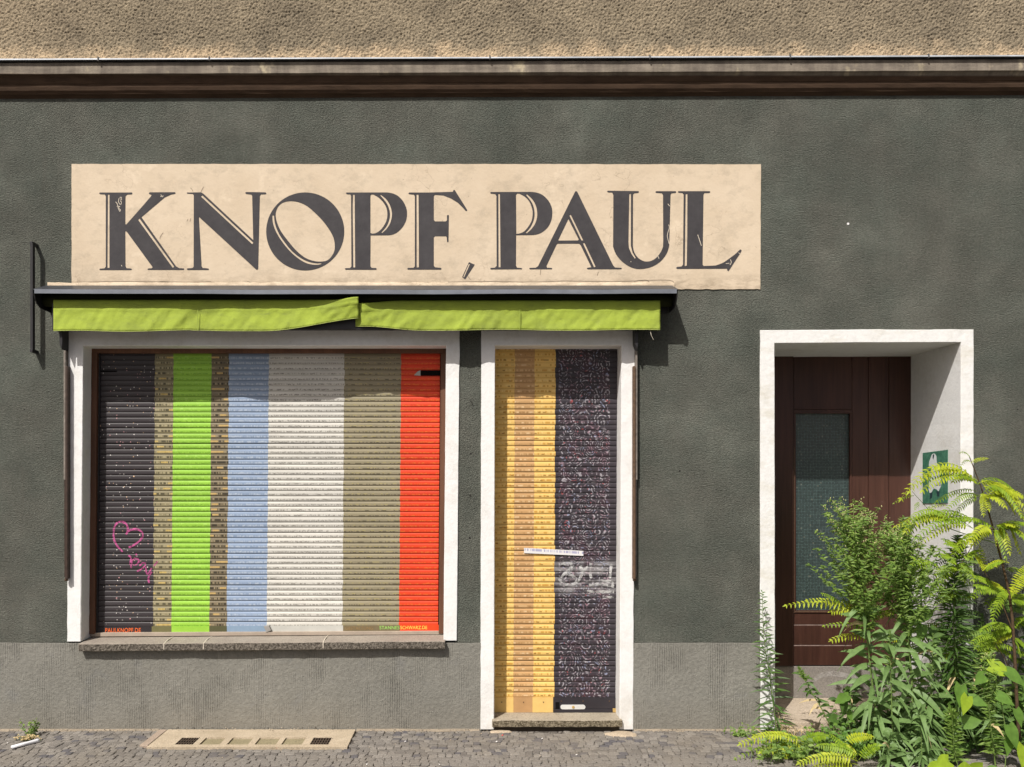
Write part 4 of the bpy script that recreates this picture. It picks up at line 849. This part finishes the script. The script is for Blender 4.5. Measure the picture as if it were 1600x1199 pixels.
rough_slab('cracked_end', (SL0 - .055, SY0 + .03, -.02), (SL0 - .006, SY1, .007), stone('pinkish_cement', (.33, .26, .20), (.40, .32, .25), (.26, .21, .16), .003), vs_, .02, .004, 3)

# litter tube
a, b = G(18, 1168, .012), G(61, 1157, .012); mb = MB(); dd = (b - a); mb.tube([a, a + dd * .48, a + dd * .52, a + dd * .9, b], [.010, .011, .0105, .012, .011], 10)
tag(mb.build('paper_roll', flat('white_paper', (.78, .78, .80)), smooth=True, loc=(a + b) / 2), 'white rolled paper lying on the cobbles by the small weed', 'litter')

# ================================================================== plants
def leafgeo(mb, p, d, L, w, droop, up, seg=5, fold=.18, m=0, heart=False):
    d = d.normalized(); s = d.cross(up); s = s.normalized() if s.length > .05 else Vector((1, 0, 0)); nrm = s.cross(d); vs = []
    for i in range(seg + 1):
        t = i / seg; c = p + d * L * t - Vector((0, 0, 1)) * droop * L * t * t
        if heart: ww = w * (1.0 * math.sin(math.pi * min(1, (t * .90 + .10)) ** .62)) if t < 1 else 0
        else: ww = w * math.sin(math.pi * (t * .93 + .05) ** .8)
        if i == seg: ww = w * .02
        e = nrm * fold * ww; back = d * (-.16 * L * (1 if (heart and i == 0) else 0))
        vs += [c - s * ww + e + back, c, c + s * ww + e + back]
    fs = []
    for i in range(seg): a = i*3; fs += [(a, a+1, a+4, a+3), (a+1, a+2, a+5, a+4)]
    mb.add(vs, fs, m)
def stempath(pts, y0, y1, n=6):
    N = len(pts) - 1; P = [W(px, py, y0 + (y1 - y0) * i / N) for i, (px, py) in enumerate(pts)]
    if P[0].z > .0: P.insert(0, Vector((P[0].x + (P[0].x - P[1].x) * .2, y0, -.01)))
    else: P[0].z = min(P[0].z, -.005)
    P = [p for k, p in enumerate(P) if k == 0 or p.z > 0]; P[0].z = -.01
    return spline(P, n)
def at(path, t): f = t * (len(path) - 1); i = min(int(f), len(path) - 2); return path[i].lerp(path[i+1], f - i), (path[i+1] - path[i]).normalized()
UPC = Vector((0, -.78, .62))
def weed(name, label, pts, y0, y1, r0, seed, lance=0, lanceL=.15, lw=.012, lt=(.08, .6), fine=0, fineL=.06, fw=.004, ft=(.3, 1.), pan=0, panL=.16, pt=(.6, 1.), fmat=FINE, lmat=LANCE, buds=True, group=None, elev=(-.1, .9), taper=True):
    rnd = random.Random(seed); P = stempath(pts, y0, y1); root = thing(name, label, 'weed', (P[0].x, P[0].y, 0), group)
    mb = MB(); N = len(P); mb.tube(P, [r0 * (1 - .75 * i / (N - 1)) for i in range(N)], 6); mb.build('stem', STEMG, root, True)
    az = rnd.uniform(0, 6)
    for k in range(lance):
        t = lt[0] + (lt[1] - lt[0]) * (k + rnd.random() * .6) / lance; p, d = at(P, t); az += 2.4
        az += rnd.uniform(-.5, .5); el = lerp(elev[0], elev[1], t) + rnd.uniform(-.45, .45); dr = Vector((math.cos(az) * math.cos(el), math.sin(az) * math.cos(el), math.sin(el)))
        Lf = lanceL * rnd.uniform(.7, 1.15) * (1 - .45 * max(0, (t - .3))); lm = MB(); leafgeo(lm, p, dr, Lf, lw * rnd.uniform(.8, 1.2), rnd.uniform(.15, 1.25), UPC + Vector((rnd.uniform(-.5, .5), rnd.uniform(-.4, .2), 0)), 7)
        lm.build('leaf', STRAW if rnd.random() < .05 else lmat, root, True, loc=p)
    if fine:
        fm = MB()
        for k in range(fine):
            t = ft[0] + (ft[1] - ft[0]) * (k + rnd.random()) / fine; p, d = at(P, t); az += 2.4
            el = lerp(elev[0] + .1, elev[1] + .2, t) + rnd.uniform(-.2, .3); dr = Vector((math.cos(az) * math.cos(el), math.sin(az) * math.cos(el), math.sin(el)))
            tp = (1 - (t - ft[0]) / (ft[1] - ft[0])) ** .7 * .85 + .15 if taper else 1
            leafgeo(fm, p, dr, fineL * rnd.uniform(.75, 1.2) * tp, fw * (.5 + .5 * tp), rnd.uniform(.1, .5), UPC, 3)
        tag(fm.build('foliage', fmat, root, True), kind='stuff')
    if pan:
        fm = MB(); bm_ = MB(); sm_ = MB()
        for k in range(pan):
            t = pt[0] + (pt[1] - pt[0]) * (k + rnd.random()) / pan; p, d = at(P, t); az += 2.4; el = rnd.uniform(.45, 1.15)
            dr = Vector((math.cos(az) * math.cos(el), math.sin(az) * math.cos(el), math.sin(el))); Lb = panL * rnd.uniform(.5, 1.45) * (1.15 - .8 * (t - pt[0]) / max(.01, pt[1] - pt[0]))
            q = [p + dr * Lb * u + Vector((0, 0, .25 * Lb * u * u)) for u in (0, .35, .7, 1)]; sm_.tube(q, [.0022, .0017, .0013, .0008], 4, caps=False); qs = spline(q, 5)
            for e in range(int(Lb * 205)):
                u = rnd.uniform(.12, 1); c, dd_ = at(qs, u); a2 = rnd.uniform(0, 6.28); l2 = Vector((math.cos(a2), math.sin(a2), rnd.uniform(-.2, .9)))
                leafgeo(fm, c, l2, rnd.uniform(.018, .050) * (1.3 - .6 * u), rnd.uniform(.0032, .0056), rnd.uniform(0, .5), UPC, 3)
            if buds:
                for e in range(int(Lb * 110 * max(0, (t - pt[0]) / (pt[1] - pt[0]) * 1.6 - .5))):
                    u = rnd.uniform(.45, 1) ; c, dd_ = at(qs, u); c = c + Vector((rnd.gauss(0, .009), rnd.gauss(0, .009), rnd.gauss(.004, .008))); s = rnd.uniform(.0022, .0042)
                    bm_.add([c + Vector((s,0,0)), c + Vector((0,s,0)), c - Vector((s,0,0)), c - Vector((0,s,0)), c + Vector((0,0,s*1.7)), c - Vector((0,0,s*1.5))], [(0,1,4),(1,2,4),(2,3,4),(3,0,4),(1,0,5),(2,1,5),(3,2,5),(0,3,5)])
        tag(sm_.build('twigs', STEMG, root), kind='stuff'); tag(fm.build('small_leaves', fmat, root, True), kind='stuff')
        if buds and bm_.v: tag(bm_.build('flower_buds', BUDS, root), kind='stuff')
    return root
GR = 'weeds growing before the entrance'
weed('horseweed', 'slender dark horseweed against the left white door jamb', [(1213,1140),(1203,1060),(1194,1000),(1191,925)], -.13, -.11, .0045, 11, fine=120, fineL=.155, fw=.0068, ft=(.14, 1), fmat=DEEP, elev=(-.30, .30), group=GR)
weed('horseweed', 'small leaning weed before the grey riser, right of the slender one', [(1312,1175),(1285,1110),(1264,1075),(1247,1042)], -.30, -.22, .0042, 12, lance=26, lanceL=.10, lw=.0095, lt=(.25, .85), fine=40, fineL=.05, fw=.005, ft=(.75, 1), lmat=DEEP, elev=(.0, .7), group=GR)
weed('horseweed', 'tall bushy flowering weed before the glass pane, topmost of the green weeds', [(1375,1260),(1362,1060),(1347,930),(1332,822)], -.48, -.40, .008, 13, lance=54, lanceL=.215, lw=.0165, lt=(.12, .62), fine=120, fineL=.10, fw=.006, ft=(.5, 1), pan=84, panL=.30, pt=(.52, 1), group=GR)
weed('horseweed', 'bushy green weed before the door planks, right of the topmost one', [(1432,1260),(1424,1060),(1416,940),(1408,850)], -.50, -.42, .008, 14, lance=52, lanceL=.215, lw=.0165, lt=(.12, .62), fine=120, fineL=.10, fw=.006, ft=(.45, 1), pan=78, panL=.28, pt=(.50, 1), group=GR)
weed('horseweed', 'thin weed spike standing before the right edge of the door', [(1440,1250),(1425,1060),(1412,920),(1411,806)], -.30, -.26, .004, 15, fine=90, fineL=.05, fw=.005, ft=(.6, 1), pan=14, panL=.09, pt=(.6, .97), group=GR, buds=False)
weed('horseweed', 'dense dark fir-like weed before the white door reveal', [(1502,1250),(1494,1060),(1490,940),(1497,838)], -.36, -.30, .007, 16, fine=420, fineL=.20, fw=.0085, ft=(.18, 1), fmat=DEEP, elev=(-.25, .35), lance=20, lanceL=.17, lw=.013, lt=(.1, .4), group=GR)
weed('horseweed', 'leafy weed with drooping lance leaves at the foot of the tall ones', [(1402,1260),(1395,1140),(1392,1060),(1390,985)], -.58, -.54, .006, 17, lance=48, lanceL=.19, lw=.0155, lt=(.1, .98), group=GR, fine=40, fineL=.06, ft=(.7, 1))
weed('horseweed', 'leafy weed with drooping lance leaves left of the broad leaves', [(1452,1260),(1452,1140),(1456,1060),(1458,990)], -.56, -.50, .006, 18, lance=48, lanceL=.19, lw=.0155, lt=(.1, .98), group=GR, fine=40, fineL=.06, ft=(.7, 1))
weed('goldenrod', 'weed with a pale yellow flower cluster at the lower right', [(1556,1250),(1550,1150),(1545,1100),(1544,1030)], -.66, -.62, .006, 19, fine=150, fineL=.085, fw=.006, ft=(.15, .9), pan=22, panL=.11, pt=(.62, 1), fmat=FINE, lance=10, lanceL=.10, lw=.011, lt=(.3, .6), group=GR)
weed('goldenrod', 'short fine-leaved weed with a small yellow tip left of the flowering one', [(1497,1250),(1492,1180),(1489,1140),(1488,1118)], -.66, -.64, .005, 20, fine=130, fineL=.075, fw=.0055, ft=(.2, 1), pan=5, panL=.04, pt=(.9, 1), taper=False, group=GR)
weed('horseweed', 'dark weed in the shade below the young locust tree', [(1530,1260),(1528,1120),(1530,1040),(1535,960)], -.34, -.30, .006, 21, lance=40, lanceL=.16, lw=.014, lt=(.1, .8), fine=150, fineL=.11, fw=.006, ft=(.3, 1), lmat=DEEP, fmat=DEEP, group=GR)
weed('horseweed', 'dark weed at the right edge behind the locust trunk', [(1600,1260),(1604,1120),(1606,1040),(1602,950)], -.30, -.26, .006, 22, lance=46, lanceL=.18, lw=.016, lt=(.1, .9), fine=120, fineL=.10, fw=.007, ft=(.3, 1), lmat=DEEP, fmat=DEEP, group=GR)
weed('horseweed', 'low lance-leaved weed at the bottom edge below the tall weeds', [(1382,1290),(1386,1220),(1388,1180),(1390,1150)], -.66, -.66, .005, 23, lance=44, lanceL=.15, lw=.0115, lt=(.2, 1), group=GR)
weed('horseweed', 'low weed with lance leaves at the bottom edge left of the lime leaves', [(1440,1290),(1442,1220),(1440,1170),(1438,1110)], -.68, -.66, .005, 24, lance=50, lanceL=.16, lw=.012, lt=(.2, 1), group=GR)
weed('horseweed', 'low dark weed at the foot of the entrance riser', [(1345,1260),(1340,1170),(1332,1110),(1328,1075)], -.34, -.30, .004, 25, lance=34, lanceL=.11, lw=.012, lt=(.2, 1), lmat=DEEP, group=GR)

# young locust tree with feathery leaves
def frond(root, mat, s, e, arch, w=.030, pairs=13, face=.55, rnd=random):
    c = e - s; L = c.length; d0 = c.normalized(); up = Vector((rnd.uniform(-.15, .15), -face, 1 - face * .35)).normalized(); mb = MB(); pts = []
    for i in range(15):
        t = i / 14; pts.append(s + c * t + Vector((0, 0, 1)) * arch * L * 4 * t * (1 - t) * (1 - .25 * t))
    mb.tube(pts, [.0017 * (1 - .6 * i / 14) for i in range(15)], 4, caps=False)
    pairs = int(pairs * 1.25); w *= .92
    for k in range(pairs):
        t = .14 + .86 * k / (pairs - 1); p, d = at(pts, min(.999, t)); sd = d.cross(up).normalized(); sz = w * (.65 + .5 * math.sin(math.pi * min(1, t * .85 + .1))) * rnd.uniform(.85, 1.1)
        for sg in (-1, 1):
            dr = sd * sg + d * .45 + Vector((0, 0, -.22)) + Vector((rnd.uniform(-.1, .1), rnd.uniform(-.1, .1), rnd.uniform(-.1, .1))); leafgeo(mb, p, dr, sz, sz * .195, .25, up, 3, .1)
    leafgeo(mb, pts[-1], (pts[-1] - pts[-2]), w * .9, w * .17, .2, up, 3, .1)
    return mb.build('compound_leaf', mat, root, False, loc=s)
tp = [(1596,1290),(1590,1120),(1584,1000),(1577,930),(1562,865),(1546,805),(1533,762),(1514,712)]
TY0, TY1 = -.42, -.38
tr_path = stempath(tp, TY0, TY1, 8); loc = thing('locust_sapling', 'young locust tree with yellow-green feathery leaves at the right edge', 'tree', (tr_path[0].x, tr_path[0].y, 0))
mb = MB(); N = len(tr_path); mb.tube(tr_path, [.011 * (1 - .80 * i / (N - 1)) for i in range(N)], 8); mb.build('trunk', BARK, loc, True)
rnd = random.Random(40)
def twig(pts, y0, y1, r=.004, mat=BARK, root=loc):
    P = spline([W(px, py, y0 + (y1 - y0) * i / (len(pts) - 1)) for i, (px, py) in enumerate(pts)], 5); m_ = MB(); m_.tube(P, [r * (1 - .6 * i / (len(P) - 1)) for i in range(len(P))], 6); m_.build('branch', mat, root, True)
twig([(1553,825),(1530,838),(1510,868),(1495,890)], -.40, -.36); twig([(1560,850),(1500,832),(1470,818),(1445,790),(1425,768)], -.40, -.44, .003, STEMG); twig([(1582,985),(1560,930),(1545,905),(1535,890)], -.41, -.36); twig([(1588,1080),(1570,1030),(1555,1010)], -.41, -.48, .004)
FR = [ # start px, end px, arch, material index, pairs, width
 ((1516,722),(1499,733),.15,1,7,.014), ((1517,724),(1541,716),.15,0,8,.018), ((1516,716),(1500,708),.1,1,5,.012),
 ((1527,757),(1442,766),.20,0,15,.034), ((1525,755),(1421,768),.34,0,15,.034), ((1528,752),(1450,742),.18,0,13,.032), ((1530,758),(1490,752),.2,0,10,.03),
 ((1527,757),(1578,772),.25,0,12,.030), ((1533,775),(1605,800),.42,0,14,.036), ((1537,778),(1570,790),.3,0,10,.034), ((1545,772),(1600,776),.2,0,13,.034), ((1550,778),(1585,800),.35,0,12,.034), ((1535,772),(1545,795),.2,0,9,.026),
 ((1530,775),(1479,797),.14,1,12,.024), ((1526,768),(1465,782),.16,1,12,.020), ((1520,772),(1452,792),.12,1,12,.018), ((1480,790),(1452,795),.1,0,8,.016),
 ((1556,828),(1480,815),.15,1,13,.030), ((1530,822),(1434,812),.18,1,14,.030), ((1500,818),(1400,822),.18,0,15,.028), ((1490,820),(1415,830),.24,0,14,.032), ((1520,826),(1435,852),.22,0,14,.034), ((1500,824),(1404,850),.25,1,14,.028),
 ((1555,828),(1605,818),.14,1,12,.034), ((1552,830),(1562,858),.25,0,10,.032), ((1560,826),(1577,862),.30,0,10,.030), ((1572,826),(1594,862),.30,0,10,.030), ((1556,824),(1600,835),.25,0,12,.034), ((1550,832),(1520,850),.2,0,10,.034), ((1535,838),(1490,862),.2,0,11,.034),
 ((1428,775),(1397,786),.1,1,7,.014), ((1436,785),(1430,795),.1,1,5,.016),
 ((1497,885),(1465,868),.12,1,11,.028), ((1505,870),(1478,850),.14,1,10,.028), ((1510,868),(1530,860),.12,1,9,.030), ((1500,880),(1520,905),.15,1,10,.030), ((1496,888),(1455,905),.2,1,11,.030), ((1496,888),(1470,920),.2,1,11,.028), ((1440,895),(1425,870),.1,1,9,.024), ((1470,890),(1425,882),.14,1,11,.026), ((1455,892),(1430,905),.14,1,9,.026),
 ((1537,892),(1558,880),.12,0,10,.026), ((1537,892),(1560,882),.2,0,10,.024), ((1540,895),(1524,868),.12,0,9,.026), ((1560,930),(1525,915),.14,1,11,.032), ((1577,930),(1538,908),.16,0,12,.034), ((1580,935),(1605,900),.16,0,11,.034), ((1580,940),(1605,930),.14,1,11,.034), ((1575,925),(1550,950),.2,1,11,.034), ((1582,985),(1605,965),.15,1,11,.034), ((1584,990),(1556,1002),.18,0,11,.032), ((1584,985),(1535,985),.15,1,12,.034), ((1560,1000),(1525,1012),.14,1,11,.026), ((1584,1000),(1603,1010),.18,1,10,.034), ((1560,1015),(1535,1030),.2,1,10,.026),
]
for k, (s, e, ar, mi_, pr_, w_) in enumerate(FR):
    if w_ > .02 and k > 2:                 # a second leaf from the same node
        j_ = lambda q, a: (q[0] + rnd.uniform(-a, a), q[1] + rnd.uniform(-a, a)); y2 = -.40 + rnd.uniform(-.10, .06)
        frond(loc, [LOCUST, LOCUST2][1 if rnd.random() < .45 else mi_], W(*s, y2), W(*j_(e, 16), y2 - rnd.uniform(-.06, .16)), ar * rnd.uniform(.7, 1.3), w_ * .95, pr_, rnd.uniform(.4, .8), rnd)
    y = -.40 + rnd.uniform(-.04, .04); frond(loc, [LOCUST, LOCUST2][mi_], W(*s, y), W(*e, y - rnd.uniform(-.06, .16)), ar, w_, pr_, rnd.uniform(.45, .8), rnd)
r9 = random.Random(77)
for k in range(46):
    px = r9.uniform(1448, 1600); py = r9.uniform(870, 1075); 
    if px < 1500 and py < 920: continue
    a = r9.uniform(-.6, .5) + (math.pi if r9.random() < .6 else 0); Lp = r9.uniform(35, 62); y = r9.uniform(-.36, -.14); s_ = W(px, py, y)
    e_ = W(px + Lp * math.cos(a), py - Lp * math.sin(a) * .6 + 8, y - r9.uniform(-.05, .08)); frond(loc, [LOCUST2, FINE, DEEP, LOCUST2][k % 4], s_, e_, r9.uniform(.1, .25), r9.uniform(.026, .036), 11, r9.uniform(.4, .8), r9)
# low locust shoots
def shoots(label, stem, y0, y1, fr):
    P = stempath(stem, y0, y1, 6); root = thing('locust_shoot', label, 'shrub', (P[0].x, P[0].y, 0), 'low locust shoots'); m_ = MB(); m_.tube(P, [.004 * (1 - .5 * i / (len(P) - 1)) for i in range(len(P))], 6); m_.build('stem', STEMG, root, True)
    for s, e, ar, w_, pr_, mi_ in fr:
        y = (y0 + y1) / 2 + rnd.uniform(-.03, .03); frond(root, [LOCUST, LOCUST2][mi_], W(*s, y), W(*e, y - rnd.uniform(-.02, .12)), ar, w_, pr_, rnd.uniform(.7, .95), rnd)
shoots('low locust shoot with yellow-green leaves across the paving edge', [(1262,1210),(1258,1180),(1255,1160)], -.50, -.50, [((1256,1165),(1158,1162),.14,.034,14,0), ((1258,1168),(1190,1175),.10,.034,12,0), ((1256,1160),(1180,1150),.10,.030,13,0), ((1256,1163),(1290,1150),.16,.032,11,1), ((1262,1180),(1250,1195),.1,.03,8,1), ((1240,1160),(1150,1185),.06,.022,11,1), ((1256,1160),(1160,1130),-.02,.012,8,1), ((1258,1170),(1225,1180),.12,.034,10,0)])
shoots('low locust shoot with yellow-green leaves at the bottom edge', [(1345,1260),(1343,1225),(1340,1195)], -.70, -.70, [((1340,1190),(1250,1192),.12,.034,14,0), ((1340,1195),(1262,1205),.08,.034,13,0), ((1338,1185),(1320,1165),.12,.03,10,0), ((1340,1190),(1300,1150),.06,.028,11,1), ((1342,1188),(1372,1165),.16,.03,10,1), ((1320,1160),(1360,1150),.14,.03,10,0), ((1340,1180),(1280,1165),.1,.03,12,1)])
shoots('locust shoot reaching yellow leaves across the dark door frame', [(1385,1260),(1372,1080),(1358,985),(1345,955)], -.36, -.34, [((1350,960),(1229,946),.10,.030,13,0), ((1352,962),(1262,938),.10,.026,12,0), ((1320,950),(1285,928),.08,.022,8,1), ((1352,962),(1300,955),.1,.032,10,0), ((1360,985),(1288,978),.08,.022,10,1), ((1365,1000),(1300,1000),.12,.030,10,0), ((1360,990),(1400,1000),.1,.03,10,0), ((1358,970),(1395,955),.1,.03,10,1)])
# broad-leaved climber
def broad(label, stem, y0, y1, leaves, name='bindweed'):
    P = stempath(stem, y0, y1, 6); root = thing(name, label, 'plant', (P[0].x, P[0].y, 0), 'broad leaved climbers'); m_ = MB(); m_.tube(P, .0028, 6); m_.build('stem', STEMG, root, True)
    for px, py, size, ang, mt, dy in leaves:
        tip = Vector((math.cos(R(ang)), -.35, math.sin(R(ang)))); q = W(px, py, y0 + dy); base = q - tip.normalized() * size * .5; lm = MB(); leafgeo(lm, base, tip, size, size * .40, .25, Vector((.25, -1, .55)), 8, .12, heart=True); lm.build('leaf', [BROAD, BROADLIME, DEEP][mt], root, True, loc=base)
        near_ = min(P, key=lambda v: (v - base).length); m_ = MB(); m_.tube(spline([near_, near_.lerp(base, .5) + Vector((0, 0, .01)), base + tip.normalized() * size * .06], 4), .0012, 4, caps=False); m_.build('petiole', STEMG, root)
broad('broad-leaved climber beside the white reveal with rounded leaves', [(1450,1250),(1440,1100),(1425,1000),(1420,950)], -.46, -.44, [(1438,962,.10,200,0,0),(1452,955,.075,60,0,.02),(1438,988,.09,240,0,-.03),(1460,990,.08,300,2,.0),(1448,905,.07,30,0,.02),(1445,925,.06,250,0,0),(1462,1000,.07,260,0,.01),(1320,1090,.06,200,0,-.02)])
broad('broad-leaved climber at the right edge with large heart leaves', [(1570,1280),(1572,1150),(1560,1080),(1548,1050)], -.70, -.66, [(1500,1085,.10,255,0,0),(1508,1100,.09,240,1,-.03),(1530,1095,.085,-10,0,0),(1572,1092,.085,-20,0,-.02),(1583,1150,.11,285,0,-.02),(1588,1058,.10,-35,0,0),(1566,1045,.12,-12,1,.03),(1530,1060,.08,200,0,.02),(1607,1085,.11,260,0,.02),(1599,1182,.11,255,1,-.04),(1575,1165,.08,250,0,0),(1592,1120,.08,280,0,.02),(1520,1125,.10,30,0,0),(1540,1070,.07,100,0,.03)])
broad('low plant with big lime leaves at the bottom edge', [(1500,1290),(1500,1240),(1500,1215)], -.80, -.80, [(1470,1194,.11,190,1,0),(1502,1204,.13,160,1,-.03),(1528,1194,.08,60,1,0),(1455,1205,.10,200,1,0),(1560,1205,.09,20,0,0),(1535,1208,.09,-30,0,0)], 'broad_leaf_plant')
broad('small rounded-leaf plant left of the tall weeds', [(1335,1230),(1330,1150),(1322,1110)], -.42, -.42, [(1312,1092,.075,190,0,0),(1318,1105,.07,260,2,0),(1300,1122,.07,170,2,0),(1330,1120,.06,300,0,0)])
# low ground weeds
def clump(label, px, py, w, n, h, mat, seed, size=.03, name='low_weed'):
    r_ = random.Random(seed); c = G(px, py); root = thing(name, label, 'weed', (c.x, c.y, 0), 'low weeds'); fm = MB(); sm_ = MB()
    for k in range(n):
        b = c + Vector((r_.gauss(0, w), r_.gauss(0, w * .45), 0)); b.y = min(b.y, -.02); a = r_.uniform(0, 6.28); tip = b + Vector((math.cos(a) * h * .4, math.sin(a) * h * .4, h * r_.uniform(.4, 1.1))); sm_.tube([b, b.lerp(tip, .5) + Vector((0, 0, .01)), tip], [.0016, .0013, .0008], 4, caps=False)
        for q in range(7):
            t = r_.uniform(.25, 1); a2 = r_.uniform(0, 6.28); leafgeo(fm, b.lerp(tip, t), Vector((math.cos(a2), math.sin(a2), r_.uniform(.0, .6))), size * r_.uniform(.6, 1.2), size * r_.uniform(.18, .32), .3, UPC, 3)
    tag(sm_.build('stems', STEMG, root), kind='stuff'); tag(fm.build('foliage', mat, root, True), kind='stuff'); return root
clump('low green weeds before the rubble at the entrance', 1250, 1185, .16, 60, .13, FINE, 61, .035); clump('bright low weeds below the leaning weed', 1320, 1180, .14, 60, .16, BROAD, 62, .035); clump('mossy tuft at the foot of the plinth left of the entrance', 1162, 1150, .05, 26, .05, FINE, 63, .018)
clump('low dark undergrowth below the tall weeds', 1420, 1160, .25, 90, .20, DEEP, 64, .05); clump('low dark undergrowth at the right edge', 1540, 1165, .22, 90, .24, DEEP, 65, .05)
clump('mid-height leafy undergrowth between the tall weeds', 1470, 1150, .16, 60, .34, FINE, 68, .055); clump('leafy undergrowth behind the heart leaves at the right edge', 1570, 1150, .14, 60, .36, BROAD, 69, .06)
clump('small weed at the foot of the wall by the paper roll', 48, 1151, .022, 14, .10, FINE, 66, .020); clump('dry brown moss clump beside the paper roll', 40, 1157, .028, 26, .035, STRAW, 67, .014, 'moss_clump')
def straw(label, px, py, n, seed, h=.16):
    r_ = random.Random(seed); c = G(px, py); root = thing('dry_grass', label, 'grass', (c.x, c.y, 0)); fm = MB()
    for k in range(n):
        b = c + Vector((r_.gauss(0, .07), r_.gauss(0, .03), 0)); a = r_.uniform(0, 6.28); leafgeo(fm, b, Vector((math.cos(a) * .6, math.sin(a) * .5, 1)), h * r_.uniform(.4, 1.2), .0022, r_.uniform(.1, .8), UPC, 5)
    tag(fm.build('blades', STRAW, root), kind='stuff')
straw('dry straw-coloured grass between the two smallest weeds', 1238, 1150, 40, 71); straw('dry grass stalks at the foot of the leaning weed', 1310, 1160, 24, 72, .2)
